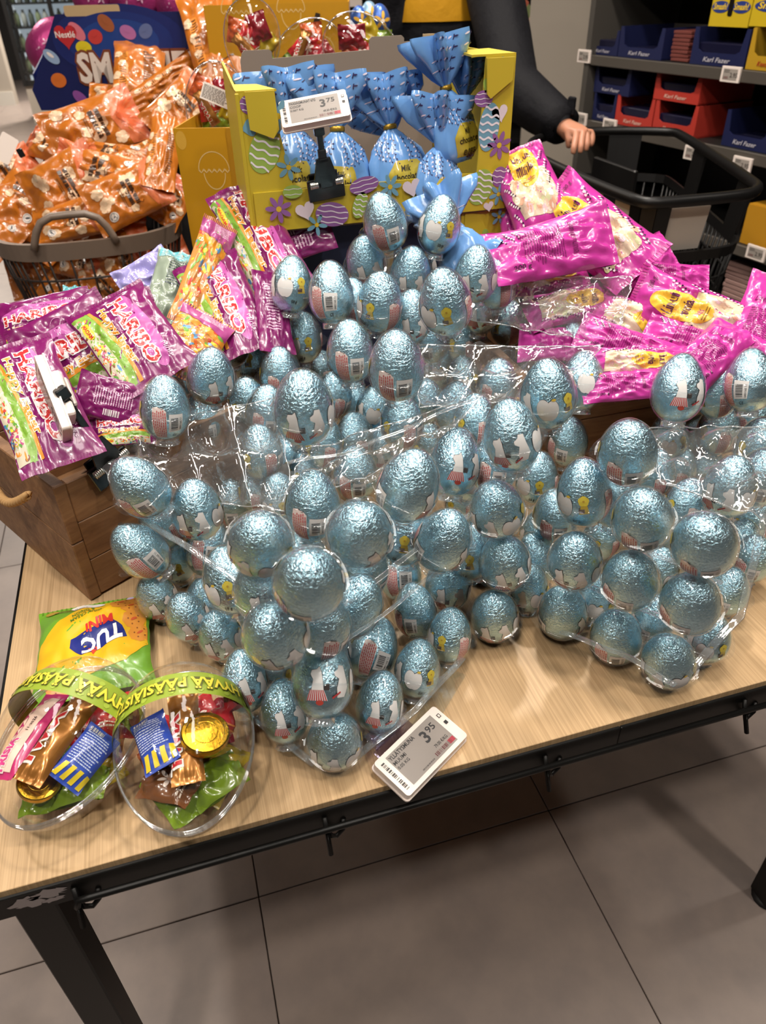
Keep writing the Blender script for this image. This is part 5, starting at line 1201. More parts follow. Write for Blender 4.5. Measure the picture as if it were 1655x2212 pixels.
# ================================================================ CLEAR CANDY EGGS
ce = clear('clear_egg_shell', gl=.10, tint=(.97, .97, .96)); cer = clear('clear_egg_rim', tint=(.9, .9, .9), gl=.5, edge=.9, haze=.06)
foilcols = {}
def sweet(kind, parent, M, seed=0):
    """one wrapped sweet inside the clear egg"""
    rn = random.Random(seed)
    if kind == 'bar':  # gold wafer bar with red lettering
        p = Pouch(.034, .110, .020, seed=seed, wr=.0015, nx=14, ny=30, seal=.10); o = p.mesh('wrapped_bar', mat('gold_wrapper', 'a06a30', .28, .55, .3), parent)
        a = Art(); a.text('TWIX', -.005, -.042, .016, 'b8282e', 3, rot=90, bold=.06, outline='e6ddd6', ow=.10, width=.066); a.build('lettering', p.fn(0), o, base=.0005, eps=.0003, maxlen=.006)
    elif kind == 'pinkbar':
        p = Pouch(.038, .105, .016, seed=seed, wr=.0015, nx=14, ny=30, seal=.08); o = p.mesh('wrapped_bar', mat('pink_wrapper', 'b8306a', .28, 0, .4), parent)
        a = Art(); a.poly([(-.010, -.045), (.012, -.045), (.012, .045), (-.002, .045)], 'e8c8b8', 1)
        for k in range(9): a.poly([(-.010 + k * .0009, -.045 + k * .010), (-.015 + k * .0009, -.040 + k * .010), (-.010 + k * .0009, -.035 + k * .010)], 'e8c8b8', 2)
        a.text('FRISIA', .002, -.046, .012, 'd8408a', 4, rot=90, bold=.05, outline='f0dcd8', ow=.1, width=.036); a.text('11-2526', .006, .0, .004, '3a2020', 4, rot=90); a.build('lettering', p.fn(0), o, base=.0005, eps=.0003, maxlen=.006)
    elif kind == 'bluebar':
        p = Pouch(.036, .060, .014, seed=seed, wr=.0015, nx=12, ny=20, seal=.08); o = p.mesh('wrapped_bar', mat('blue_wrapper', '2f4aa8', .28, 0, .4), parent)
        a = Art(); a.lines(-.015, -.010, .015, .022, 12, 'b8c4e0', 1, seed=2); a.bars(-.014, .022, .002, .027, 12, 'e8e6e0', 2)
        for k in range(4): a.poly([(-.016 + k * .009, -.027), (-.011 + k * .009, -.027), (-.008 + k * .009, -.013), (-.013 + k * .009, -.013)], 'e0c62c', 2)
        a.build('lettering', p.fn(0), o, base=.0004, eps=.0003, maxlen=.006)
    elif kind == 'coin':
        m = MB(); g = mat('gold_coin_foil', 'c79a2e', .24, 1.0); add_bump(g, 'noise', 160, .5, .0012) if seed == 1 or not g.node_tree.nodes.get('Bump') else None
        m.lathe([(0, .0042), (.017, .0042), (.0175, .0052), (.0205, .0050), (.0215, .0040), (.0222, .0), (.0215, -.0040), (0, -.0042)], 40, g); m.sm = [False] * len(m.f); m.lathe([(.0105, .0043), (.011, .0050), (.0115, .0043)], 30, g)
        o = m.build('gold_coin', parent=parent)
    elif kind == 'lolly':
        m = MB(); c = mat('red_wrapper', 'b3242c', .25, 0, .5)
        m.lathe([(0, -.014)] + [(.0155 * math.cos(R(t)), .0155 * math.sin(R(t))) for t in range(-60, 70, 20)] + [(.004, .016), (.010, .026)], 20, c, fr=lambda j, a: 1 + (.06 + .25 * (j > 7)) * math.sin(8 * a))
        o = m.build('wrapped_ball', parent=parent)
        a = MB()
        for k in range(3): a.lathe([(.0157 * math.cos(R(-20 + 20 * k)), .0157 * math.sin(R(-20 + 20 * k))), (.0157 * math.cos(R(-14 + 20 * k)), .0157 * math.sin(R(-14 + 20 * k)))], 20, ink('d9803a'), fr=lambda j, a: 1.02 + .06 * math.sin(8 * a))
        a.build('stripe', parent=o)
    else:  # crinkled coloured film / sachets
        col = {'green': '6f8a22', 'yellow': 'b39a22', 'red': 'b8262c', 'orange': 'c2572a', 'darkred': '8a1f2c', 'brown': '6e4426'}[kind]
        p = Pouch(.070, .085, .020, seed=seed, wr=.006, nx=18, ny=22, seal=.12, bend=3, twist=.4); o = p.mesh('wrapper', mat('wrap_' + kind, col, .26, 0, .5), parent)
        if kind in ('red', 'orange', 'brown'):
            a = Art(); a.flower(0, 0, .016, 'e0cfc4', 'c9a08a', 6, 1); a.lines(-.025, -.03, .025, -.02, 2, 'e8d8c8', 1); a.build('lettering', p.fn(0), o, base=.0004, eps=.0003, maxlen=.008)
    o.matrix_local = M; return o
def clear_egg(name, label, M, contents, L=.185, W_=.140, band=True, group=None, seal=True):
    """egg lies on its side: local y = long axis, z up"""
    rt = empty(name, label=label, cat='candy egg', group=group, mw=M)
    def rad(y): t = max(-1, min(1, y / (L / 2))); return W_ / 2 * math.sqrt(max(0, 1 - t * t)) * (1 + .10 * t) * 1.0
    TY = Matrix.Rotation(-PI / 2, 4, 'X')                # lathe z -> local y
    prof = [(max(.0003, rad(L / 2 * math.sin(R(a)))), L / 2 * math.sin(R(a))) for a in range(-90, 91, 8)]
    up_ = MB().lathe(prof, 48, ce); 
    # split along the horizontal plane into top and bottom halves
    V = [TY @ Vector(v) for v in up_.v]
    for nm, sg in (('top_shell', 1), ('bottom_shell', -1)):
        m = MB(); idx = {}; fs = []
        for f in up_.f:
            if all(sg * V[i].z >= -1e-5 for i in f): fs.append(f)
        used = sorted({i for f in fs for i in f}); mp = {i: k for k, i in enumerate(used)}
        m.add([V[i] for i in used], [tuple(mp[i] for i in f) for f in fs], ce, smooth=True).build(nm, parent=rt)
    ring = [Vector((rad(L / 2 * math.sin(a)) * 1.0 * (1 if c > 0 else -1), L / 2 * math.sin(a), 0)) for c, rng in ((1, range(-90, 90, 5)), (-1, range(90, -90, -5))) for a in [R(k) for k in rng]]
    for dz in (.0022, -.0022, -.0052): MB().tube([p + Vector((0, 0, dz)) for p in ring], .0014 if dz > -.004 else .0009, cer, 6, closed=True).build('rim', parent=rt)
    if band:
        def bf(x, y, z):                                 # x = angle around the y axis measured from the top, y = along, z out
            yy = y; r = rad(yy) + .0008 + z; return Vector((math.sin(x) * r, yy, math.cos(x) * r))
        b = Art(); y0 = .028; hw = .0155
        N = 30
        for k in range(N): 
            a0, a1 = -1.75 + 3.5 * k / N, -1.75 + 3.5 * (k + 1) / N; b.poly([(a0, y0 - hw), (a1, y0 - hw), (a1, y0 + hw), (a0, y0 + hw)], '86992c', 0)
        for k in range(16): b.poly([( -1.6 + .2 * k + .05 * math.cos(t), y0 + .010 * (1 if k % 2 else -1) + .003 * math.sin(t)) for t in (0, 1, 2, 3, 4, 5)], '95a83a', 1)
        b.build('paper_band', bf, rt, eps=.0002, maxlen=.1, inkfn=lambda c: ink(c, .45, .1))
        d = Art()                                        # lettering: reads from the far side (upside down for the viewer)
        t_, f_, w_ = text2d('HYVÄÄ PÄÄSIÄISTÄ', .05)
        d.text('HYVÄÄ PÄÄSIÄISTÄ', 0, -.0060, .0130, 'd2c63c', 3, bold=.04, anchor='c', outline='55561a', ow=.05, width=.142)
        d.build('band_lettering', lambda x, y, z: bf(-(x) / .066, y0 - y, z), rt, eps=.0003, maxlen=.008, inkfn=lambda c: ink(c, .45, .1), base=.0003)
        c = Art(); c.poly(ell(1.30, y0, .13, .011, 20), '6e4a30', 2); c.poly(ell(1.27, y0 + .004, .055, .0045, 14), 'a07450', 3)
        c.build('paper_band_mark', bf, rt, eps=.0003, maxlen=.02, base=.0004)
    ins = Matrix.Identity(4)
    for k, (kind, x, y, z, rz, ry, sc) in enumerate(contents):
        if kind in ('green', 'yellow', 'red', 'orange', 'darkred', 'brown'): x, y, z, sc = x * .85, y * .85, z * .8 - .006, sc * .84
        else: x, y, z, sc = x * .86, y * .92, z * .95, sc * .95
        sweet(kind, rt, Matrix.Translation((x, y, z)) @ Matrix.Rotation(R(rz), 4, 'Z') @ Matrix.Rotation(R(ry), 4, 'Y') @ Matrix.Scale(sc, 4), seed=k + 1)
    return rt
GE = 'clear plastic eggs filled with sweets'
def egg_on_table(px, py, adir, zc, tilt=0):
    c = on(px, py, TZ + zc); a = R(adir); return frame(c, y=(math.cos(a), math.sin(a), 0), z=(0, 0, 1)) @ Matrix.Rotation(R(tilt), 4, 'X')
fill = [('green', -.012, -.038, -.020, 30, 0, 1.0), ('yellow', .030, -.020, -.026, -40, 10, .9), ('red', .0, .030, -.024, 80, 0, 1.0), ('orange', -.028, .010, -.030, 20, -10, .9), ('darkred', .030, .038, -.010, 10, 15, .75), ('green', .030, -.040, -.012, 110, 0, .8)]
clear_egg('candy_egg', 'clear plastic egg with pink bar, gold bar and green paper band, left one', egg_on_table(146, 1600, 62, .066, 6),
          [('pinkbar', -.034, -.012, .022, -4, -18, 1.0), ('bar', .006, -.010, .026, -8, 4, 1.0), ('bluebar', .040, -.022, .012, -14, 34, 1.1), ('coin', -.004, -.052, .002, 0, 20, 1.0), ('red', .036, .046, .004, 30, 20, .8)] + fill, group=GE)
clear_egg('candy_egg', 'clear plastic egg with gold coin, blue sachet and green paper band, right one', egg_on_table(400, 1612, 88, .064, 6),
          [('bluebar', -.030, -.004, .026, 14, -14, 1.1), ('bar', .004, -.002, .020, 0, 0, 1.0), ('coin', .028, -.014, .034, 0, 12, 1.15), ('lolly', .044, .008, .016, 40, 60, 1.1), ('brown', -.020, -.040, .004, 60, 0, .8), ('red', .020, .030, .012, 20, 0, .8)] + fill, group=GE)
bigfill = [('red', -.01, .0, -.005, 30, 0, 1.2), ('yellow', .030, -.01, -.01, -40, 10, 1.1), ('orange', -.03, .02, -.01, 80, 0, 1.0), ('darkred', .02, .035, .01, 20, -10, .9), ('bar', -.015, -.02, .022, 50, 0, .8), ('green', .02, -.045, -.01, 110, 0, 1.0)]
def egg_back(px, py, d, az, el, label, sc=1.0):
    c = at(px, py, d); M = frame(c, y=(math.cos(R(az)) * math.cos(R(el)), math.sin(R(az)) * math.cos(R(el)), math.sin(R(el))), z=Vector(CAM) - c) @ Matrix.Scale(sc, 4)
    return clear_egg('candy_egg', label, M, bigfill, band=False, group=GE)
egg_back(545, 88, 1.62, 75, 60, 'clear candy egg standing at the left behind the easter box', .86)
egg_back(668, 112, 1.66, 20, 10, 'clear candy egg in the middle behind the easter box', .86)
egg_back(782, 108, 1.64, 170, 20, 'clear candy egg at the right behind the easter box', .95)
e4 = egg_back(462, 222, 1.50, 60, 40, 'clear candy egg with white paper label above the yellow display box', .80)
lb_ = Art(); 
for k in range(12): lb_.rect(-.5 + k / 12, -.012, -.5 + (k + 1) / 12, .026, 'e0d6cc', 0)
lb_.lines(-.45, -.008, .45, .022, 10, '6a625c', 2, seed=2)
lb_.build('paper_label', lambda x, y, z: Vector((math.sin(x) * (.0725 + z), y + .01, math.cos(x) * (.0725 + z))), e4, eps=.0003, maxlen=.1)

# ================================================================ YELLOW DISPLAY BOXES
yb = mat('amber_yellow_card', 'bb8708', .45, coat=.2)
def chick_line(a, cx, cy, s):                             # plain egg-in-shell outline drawing
    for k in range(16):
        t0, t1 = PI * k / 16, PI * (k + 1) / 16; p = lambda t, r: (cx + r * s * math.cos(t), cy + r * s * 1.1 * math.sin(t))
        a.poly([p(t0, 1), p(t1, 1), p(t1, .95), p(t0, .95)], 'd9b878', 1)
    for k in range(6):
        x0 = cx - s + k * s / 3; a.poly([(x0, cy), (x0 + s / 6, cy - s * .16), (x0 + s / 6 + .0012, cy - s * .13), (x0 + .0012, cy + .003)], 'd9b878', 1); a.poly([(x0 + s / 6, cy - s * .16), (x0 + s / 3, cy), (x0 + s / 3, cy + .004), (x0 + s / 6, cy - s * .12)], 'd9b878', 1)
    for k in range(16):
        t0, t1 = PI + PI * k / 16, PI + PI * (k + 1) / 16; p = lambda t, r: (cx + r * s * .7 * math.cos(t), cy - s * .15 + r * s * 1.0 * math.sin(t))
        a.poly([p(t0, 1), p(t1, 1), p(t1, .93), p(t0, .93)], 'd9b878', 1)
A_ = at(374, 277, 1.36); B_ = at(523, 266, 1.35); B_.z = A_.z
ux = (B_ - A_); bw = ux.length; T = frame(Vector((A_.x, A_.y, TZ)), x=ux, z=(0, 0, 1)); hh = A_.z - TZ
yd = empty('yellow_display_box', label='amber yellow display box with outline drawings, beside the orange bags', cat='box', mw=T)
MB().prism([(0, 0), (bw, 0), (bw, hh), (0, hh)], .003, yb).build('front_panel', parent=yd, T=Matrix.Rotation(PI / 2, 4, 'X'))
MB().prism([(0, 0), (.03, 0), (.03, hh), (0, hh)], .003, mat('amber_side', 'a87605', .5)).build('corner_strip', parent=yd, T=Matrix.Translation((bw - .03, -.0035, 0)) @ Matrix.Rotation(PI / 2, 4, 'X'))
for x in (0, bw - .003): MB().box((x + .0015, .11, hh / 2), (.003, .21, hh), yb).build('side_panel', parent=yd)
MB().box((bw / 2, .22, hh / 2), (bw, .003, hh), yb).build('back_panel', parent=yd); MB().box((bw / 2, .11, hh - .14), (bw - .008, .21, .003), kraft).build('inner_shelf', parent=yd)
ar = Art(); chick_line(ar, .066, hh - .072, .030); ar.wavy_egg(.088, hh - .205, .022, .030, 'c4952a', 'd9b878', n=3); ar.wavy_egg(.022, hh - .30, .020, .028, 'c4952a', 'd9b878', n=3); ar.poly(ell(.012, hh - .02, .010, .016, 16), 'c99a34', 1)
ar.build('print', lambda x, y, z: Vector((x, -z, y)), yd, eps=.0002, base=.0030, inkfn=lambda c: ink(c, .5, .2))
MB().box((bw + .004, -.003, hh - .08), (.010, .0015, .30), clear('clear_strip2', gl=.2)).build('clear_corner_strip', parent=yd)
# box at the back
A_ = at(440, 12, 1.95); B_ = at(752, -2, 1.95); B_.z = A_.z; ux = (B_ - A_); bw = ux.length; hz = .13
T = frame(Vector((A_.x, A_.y, A_.z - .30)), x=ux, z=(0, 0, 1))
bb = empty('yellow_display_box', label='amber yellow box behind the clear candy eggs, torn slot in front', cat='box', mw=T)
for x0, x1 in ((0, .5), (.502, 1)): MB().prism([(bw * x0, 0), (bw * x1, 0), (bw * x1, .30), (bw * x0, .30)], .003, yb).build('front_panel', parent=bb, T=Matrix.Rotation(PI / 2, 4, 'X'))
for x in (0, bw): MB().box((x, .12, .15), (.003, .24, .30), yb).build('side_panel', parent=bb)
MB().box((bw / 2, .24, .17), (bw, .003, .34), yb).build('back_panel', parent=bb)
MB().prism([(0, 0), (.018, .012), (.014, .04), (.020, .075), (.008, .078), (-.004, .045), (-.002, .015)], .002, mat('dark_gap', '2a1c10', .9)).build('torn_slot', parent=bb, T=Matrix.Translation((bw * .75, -.0032, .20)) @ Matrix.Rotation(PI / 2, 4, 'X'))
ar = Art(); chick_line(ar, bw * .22, .285, .04); chick_line(ar, bw * .60, .285, .038); chick_line(ar, bw * .80, .19, .034); ar.build('print', lambda x, y, z: Vector((x, -z, y)), bb, eps=.0002, base=.0030, inkfn=lambda c: ink(c, .5, .2))
# low stand under the back goods
sd = empty('black_stand', (.52, 2.20, 0), 'black stand under the yellow boxes and the blue display box', 'stand')
MB().box((0, 0, .52), (.70, .62, .06), blk, bev=.004).build('shelf', parent=sd)
MB().box((0, 0, 1.0), (.70, .30, .04), blk, bev=.004).build('shelf', parent=sd, T=Matrix.Translation((0, .16, -.02)))
for x in (-.32, .32):
    for y in (-.28, .28): MB().box((x, y, .5), (.04, .04, 1.0), blk).build('leg', parent=sd)
# blue round sweets display with the lettering
A_ = at(121, 30, 2.15); BLp = at(72, 212, 2.15); D1 = at(410, 34, 2.12)
nz = A_.z; ux = Vector((D1.x - A_.x, D1.y - A_.y, 0)); ux.normalize()
T = frame(Vector((at(82, 253, 2.15).x, A_.y, at(82, 253, 2.15).z)), x=ux, z=(0, 0, 1)); H_ = A_.z - at(82, 253, 2.15).z
sm = empty('blue_display_box', label='dark blue cardboard display with white bubble lettering and coloured sweets', cat='box', mw=T)
bn = mat('deep_blue_card', '0f1850', .42, coat=.2); o1 = .105; 
MB().prism([(0, 0), (.60, 0), (.60, H_), (o1 + .01, H_), (-.012, .055)], .004, bn).build('front_panel', parent=sm, T=Matrix.Rotation(PI / 2, 4, 'X'))
MB().prism([(0, 0), (.30, 0), (.30, H_), (0, H_ * .4)], .004, bn).build('side_panel', parent=sm, T=Matrix.Translation((.0, 0, 0)) @ Matrix.Rotation(PI / 2, 4, 'Z') @ Matrix.Rotation(PI / 2, 4, 'X'))
MB().box((.30, .15, .003), (.60, .30, .006), bn).build('bottom_panel', parent=sm); MB().box((.31, .30, H_ / 2), (.58, .004, H_), bn).build('back_panel', parent=sm)
MB().prism(rrect(0, 0, .165, .026, .006), .004, krE).build('tear_tab', parent=sm, T=Matrix.Translation((.145, -.001, H_ - .006)) @ Matrix.Rotation(PI / 2, 4, 'X'))
s = Art(); 
for k, rr in enumerate((.20, .16, .12)): s.poly(ell(.29, H_ * .72, rr, rr * .45, 30), ('122060', '15296c', '1a3a80')[k], 1 + k)
pill = [(.075, .150, -35, '8fa6c4', .026, .015), (.080, .085, 5, 'cf6a24', .024, .019), (.180, .172, 0, 'd9c21e', .024, .017), (.170, .215, -45, 'd4707e', .028, .017), (.222, .200, 12, 'c23a34', .022, .018), (.262, .235, -40, '9a5530', .026, .018), (.322, .210, -20, 'a868a0', .024, .017), (.375, .212, 30, '5a6a98', .022, .017), (.135, .035, -40, '8a4a94', .025, .015), (.195, .060, 0, '93b02e', .022, .016)]
for x, y, r_, c, rx, ry in pill: s.poly(ell(x, y * H_ / .26, rx, ry, 22, r_), c, 5); s.poly(ell(x - .002, y * H_ / .26 + ry * .3, rx * .45, ry * .3, 14, r_), 'e9dcd4' if c in ('8fa6c4',) else c, 6)
s.text('SMARTIES', .150, .080 * H_ / .26, .075, 'e4d2c4', 9, bold=.05, outline='7a3d1e', ow=.09, width=.37)
s.poly(heart(.135, .205 * H_ / .26, .036, 0), 'b8262c', 6); s.text('Nestlé', .103, .200 * H_ / .26, .016, 'eadcd6', 8, bold=.02, width=.060)
s.build('print', lambda x, y, z: Vector((x, -z, y)), sm, eps=.00035, base=.0045, inkfn=lambda c: ink(c, .45, .2))
# dark pink wrapped eggs behind it
pf = mat('pink_foil', 'b03a78', .3, .5); add_bump(pf, 'noise', 60, .8, .003)
for k, (x, y, d, r_, lab) in enumerate([(205, -8, 2.35, .070, 'dark pink wrapped egg behind the left of the blue display'), (290, -15, 2.30, .075, 'dark pink wrapped egg behind the tab of the blue display'), (385, -2, 2.25, .060, 'dark pink wrapped egg behind the standing orange bags'), (112, 100, 2.45, .068, 'dark pink wrapped egg low left behind the blue display'), (372, 20, 2.6, .06, 'shaded pink wrapped egg next to the yellow back box')]):
    o = empty('wrapped_egg', label=lab, cat='egg', group='pink wrapped eggs behind the blue display', mw=Matrix.Translation(at(x, y, d)) @ Matrix.Rotation(R(20 * k - 20), 4, 'Y'))
    MB().lathe([(r_ * 1.05 * math.cos(R(a)) * (1 - .12 * math.sin(R(a))) + .0003, r_ * 1.35 * math.sin(R(a))) for a in range(-90, 91, 12)], 24, pf, fr=lambda j, a: 1 + .03 * math.sin(5 * a + j)).build('wrapper', parent=o)
    q = Art()
    for t in range(5): q.flower(-.03 + .015 * t, -.03 + .018 * ((t * 2) % 5), .014, 'd9a8c0', 'b86a94', 5, 1, t * 20)
    q.build('print', lambda u, v, z: Vector((math.sin(u / r_) * (r_ * 1.06 * math.sqrt(max(.02, 1 - (v / (r_ * 1.35)) ** 2)) + z), -math.cos(u / r_) * (r_ * 1.06 * math.sqrt(max(.02, 1 - (v / (r_ * 1.35)) ** 2)) + z), v)), o, eps=.002, maxlen=.01)
pd = empty('goods_stand', (-.02, 2.62, 0), 'black stand behind the basket carrying the blue display', 'stand')
MB().box((0, 0, .52), (.62, .40, 1.04), mat('dark_card', '1b1a1c', .7), bev=.004).build('block', parent=pd, T=Matrix.Translation((0.05, 0, 0)))

# ================================================================ GREY PLASTIC BASKET OF ORANGE BAGS
bkm = mat('grey_brown_plastic', '6b5d52', .42, spec=.4); wirem = mat('dark_wire', '2e2622', .45, .4)
rz = .895; pL = on(-14, 492, rz); pF = on(180, 522, rz); pR = on(392, 476, rz)
cxb = (pL.x + pR.x) / 2; rx = (pR.x - pL.x) / 2 + .004; ryb = .235; cyb = pF.y + ryb
kb = empty('grey_basket', (cxb, cyb, rz - .27), 'round grey plastic basket with wire sides and arched handle', 'basket')
def rim(k, z, n=64, e=2.9):
    o = []
    for i in range(n):
        t = 2 * PI * i / n; c, s_ = math.cos(t), math.sin(t)
        o.append(((abs(c) ** (2 / e)) * (1 if c > 0 else -1) * rx * k, (abs(s_) ** (2 / e)) * (1 if s_ > 0 else -1) * ryb * k, z))
    return o
H0 = .27
m = MB(); ro, ri, n = rim(1.0, H0), rim(.945, H0), 64
ro2, ri2 = rim(.985, H0 - .042), rim(.935, H0 - .042)
vs = ro + ri + ri2 + ro2; fs = []
for i in range(n):
    j = (i + 1) % n
    for a, b in ((0, 1), (1, 2), (2, 3), (3, 0)): fs.append((a * n + i, a * n + j, b * n + j, b * n + i))
m.add(vs, fs, bkm); m.build('rim', parent=kb)
for sgn in (-1,):
    pts = []; h0, h1 = on(78, 512, rz), on(250, 510, rz)
    p0_ = Vector((h0.x - cxb, h0.y - cyb, H0 - .01)); p1_ = Vector((h1.x - cxb, h1.y - cyb, H0 - .01))
    for t in (0, .03, .08, .16, .3, .5, .7, .84, .92, .97, 1): 
        w_ = .074 * (1 - abs(2 * t - 1) ** 4.5); q_ = p0_.lerp(p1_, t); pts.append(Vector((q_.x, -ryb * .985, q_.z + w_)))
    MB().tube(pts, [(.011, .009)] * len(pts), bkm, 12).build('handle', parent=kb)
    MB().tube([(-p.x * 1.0, -p.y, p.z) for p in pts], [(.011, .009)] * len(pts), bkm, 12).build('handle', parent=kb)
NV = 46; vr = []
for i in range(NV):
    k = i * 64 / NV; a_, b_ = rim(.965, H0 - .035, 64)[int(k) % 64], rim(.78, .0, 64)[int(k) % 64]
    vr.append((a_, b_))
wm0 = None
wires = MB()
for a_, b_ in vr:
    MB().tube([a_, Vector(a_).lerp(Vector(b_), .5), b_], .0030, wirem, 6).build('wire', parent=kb)
for t in (.30, .62, .95):
    k = .965 + (.78 - .965) * t; MB().tube(rim(k + .012, (H0 - .02) * (1 - t)), .0028, wirem, 6, closed=True).build('hoop', parent=kb)
MB().prism([(p[0], p[1]) for p in rim(.78, 0)], .006, bkm).build('bottom', parent=kb)
bs = empty('basket_stand', (cxb, cyb, 0), 'black stand under the grey basket', 'stand')
m = MB().lathe([(.0, rz - H0 - .002), (.20, rz - H0 - .002), (.20, rz - H0 - .03), (.03, rz - H0 - .05), (.03, .03), (.22, .02), (.22, 0), (0, 0)], 32, blk); m.build('pedestal', parent=bs)
# little white and black clip tag at the far left edge
ct = empty('price_tag', label='small pale price card with black clip at the left picture edge', cat='price tag', mw=frame(at(14, 318, 1.75), x=(1, .2, .3), z=Vector(CAM) - at(14, 318, 1.75)))
MB().prism(rrect(-.035, -.018, .028, .020, .004), .004, tagw).build('card', parent=ct, T=Matrix.Rotation(R(35), 4, 'Z')); MB().box((.022, -.022, -.004), (.014, .02, .012), mat('black_plastic_gloss', '0d0c0c', .22), bev=.002).build('clip', parent=ct)
# ================================================================ SHOPPING CART BASKET
cb = mat('black_cart_plastic', '0b0a0a', .42, spec=.3)
RZ = .985
rp = [on(*p, RZ) for p in [(1142, 318), (1155, 300), (1220, 288), (1300, 282), (1450, 284), (1475, 292), (1632, 396), (1640, 408), (1618, 422), (1420, 440), (1375, 436), (1165, 345)]]
ctr = sum(rp, Vector()) / len(rp); ctr.z = 0
sc_ = empty('shopping_cart', ctr, 'black plastic shopping cart with slotted grid sides', 'shopping cart')
L_ = [p - ctr for p in rp]
def smooth(P, it=2):
    for _ in range(it):
        Q = []
        for i in range(len(P)): a, b = P[i], P[(i + 1) % len(P)]; Q += [a.lerp(b, .25), a.lerp(b, .75)]
        P = Q
    return P
Ls = smooth(L_, 2)
MB().tube(Ls, [(.012, .013)] * len(Ls), cb, 10, closed=True).build('rim', parent=sc_)
c0 = sum(L_, Vector()) / len(L_); HB = .40
def wallp(i_f, v):                                       # point on the side wall; i_f index along the outline, v down 0..1
    n = len(Ls); i = int(i_f) % n; t = i_f - int(i_f); p = Ls[i].lerp(Ls[(i + 1) % n], t); q = Vector((c0.x, c0.y, p.z)); k = 1 - .16 * v
    r = q + (p - q) * k; r.z = RZ - v * HB; return r
n = len(Ls)
per = [0]
for i in range(n): per.append(per[-1] + (Ls[(i + 1) % n] - Ls[i]).length)
def idx(s_):
    s_ = s_ % per[-1]
    for i in range(n):
        if per[i + 1] >= s_: return i + (s_ - per[i]) / max(1e-6, per[i + 1] - per[i])
    return n - 1e-3
TOT = per[-1]; NC = int(TOT / .034)
# solid upper band with windows, grid below
m = MB()
for k in range(NC):
    s0, s1 = k * TOT / NC, (k + 1) * TOT / NC; hole = (k % 12) not in (0, 1, 11)
    a0, a1 = idx(s0), idx(s1)
    def quad(v0, v1):
        P = [wallp(a0, v0), wallp(a1, v0), wallp(a1, v1), wallp(a0, v1)]; nrm = (P[1] - P[0]).cross(P[2] - P[0]).normalized() * .004
        m.add([p + nrm for p in P] + [p - nrm for p in P], [(0, 1, 2, 3), (7, 6, 5, 4), (0, 4, 5, 1), (1, 5, 6, 2), (2, 6, 7, 3), (3, 7, 4, 0)], cb)
    if hole: quad(.30, .36)
    else: quad(0.0, .36)
m.build('upper_band', parent=sc_)
for k in range(NC): MB().tube([wallp(idx(k * TOT / NC), v) for v in (.34, .7, 1.0)], (.0036, .0028), cb, 5).build('bar', parent=sc_)
for v in (.50, .64, .78, .9, 1.0): MB().tube([wallp(idx(k * TOT / 60), v) for k in range(60)], .0036, cb, 6, closed=True).build('hoop', parent=sc_)
MB().prism([(wallp(i, 1.0).x, wallp(i, 1.0).y) for i in range(n)], .006, cb).build('bottom', parent=sc_, T=Matrix.Translation((0, 0, RZ - HB)))
a_, b_ = wallp(idx(.02 * TOT), .1), wallp(idx(.55 * TOT), .1)
MB().box((c0.x - .02, c0.y + .05, RZ - .17), (.014, .22, .30), cb, bev=.003).build('divider', parent=sc_)
fm = MB()
for sx in (-.22, .22):
    for sy in (-.30, .30): fm.tube([(sx, sy, .06), (sx * .95, sy * .9, .30), (sx * .8, sy * .8, RZ - HB)], .014, cb, 8)
fm.tube([(-.22, -.30, .12), (.22, -.30, .12), (.22, .30, .12), (-.22, .30, .12)], .012, cb, 8, closed=True)
fm.build('frame', parent=sc_)
for sx in (-.22, .22):
    for sy in (-.30, .30): MB().lathe([(0, -.012), (.045, -.012), (.05, -.006), (.05, .006), (.045, .012), (0, .012)], 20, mat('rubber_black', '141212', .6)).build('wheel', parent=sc_, T=Matrix.Translation((sx, sy, .05)) @ Matrix.Rotation(PI / 2, 4, 'Y'))
# white advertising board in the front windows of the cart
wb = mat('cart_card', 'b9b0a6', .6)
cw0, cw1 = wallp(idx(TOT * .60), .16), wallp(idx(TOT * .97), .16)
i0 = max(range(n), key=lambda i: -(Ls[i] + ctr - at(1400, 436, 1.8)).length)
s0 = per[i0]
bd = MB()
def cardq(sa, sb, v0, v1):
    P = [wallp(idx(sa), v0), wallp(idx(sb), v0), wallp(idx(sb), v1), wallp(idx(sa), v1)]; cc = Vector((c0.x, c0.y, 0)); P = [p + (Vector((cc.x, cc.y, p.z)) - p) * .035 for p in P]
    bd.add(P, [(0, 1, 2, 3)], wb); bd.add([p + (Vector((cc.x, cc.y, p.z)) - p) * .01 for p in P], [(3, 2, 1, 0)], wb)
for k in range(8): cardq(s0 - .30 + .035 * k + .02, s0 - .30 + .035 * (k + 1) + .02, .05, .30); 
for k in range(8): cardq(s0 + .06 + .03 * k, s0 + .06 + .03 * (k + 1), .05, .27)
bd.build('card', parent=sc_)

# ================================================================ PERSON holding the cart (back view, head out of the picture)
skin = mat('skin', 'b07a60', .5); skin.node_tree.nodes['Principled BSDF'].inputs['Subsurface Weight'].default_value = .15; skin.node_tree.nodes['Principled BSDF'].inputs['Subsurface Scale'].default_value = .01
jk = mat('black_jacket', '0b0b10', .75, spec=.2); add_bump(jk, 'noise', 14, .6, .012)
ye = mat('mustard_jacket', 'a8790f', .75, spec=.2); add_bump(ye, 'noise', 14, .5, .010)
W0 = at(1232, 283, 2.27)                                  # wrist
SH = at(1050, -110, 2.50)                                 # right shoulder
EL = at(1108, 190, 2.42) 
px_ = at(965, -40, 2.62); PX, PY = px_.x, px_.y
pe = empty('person', (PX, PY, 0), 'person in black jacket with mustard yoke, one hand on the cart rim', 'person')
O = Vector((PX, PY, 0))
bm = bmesh.new(); lay = bm.verts.layers.skin.verify()
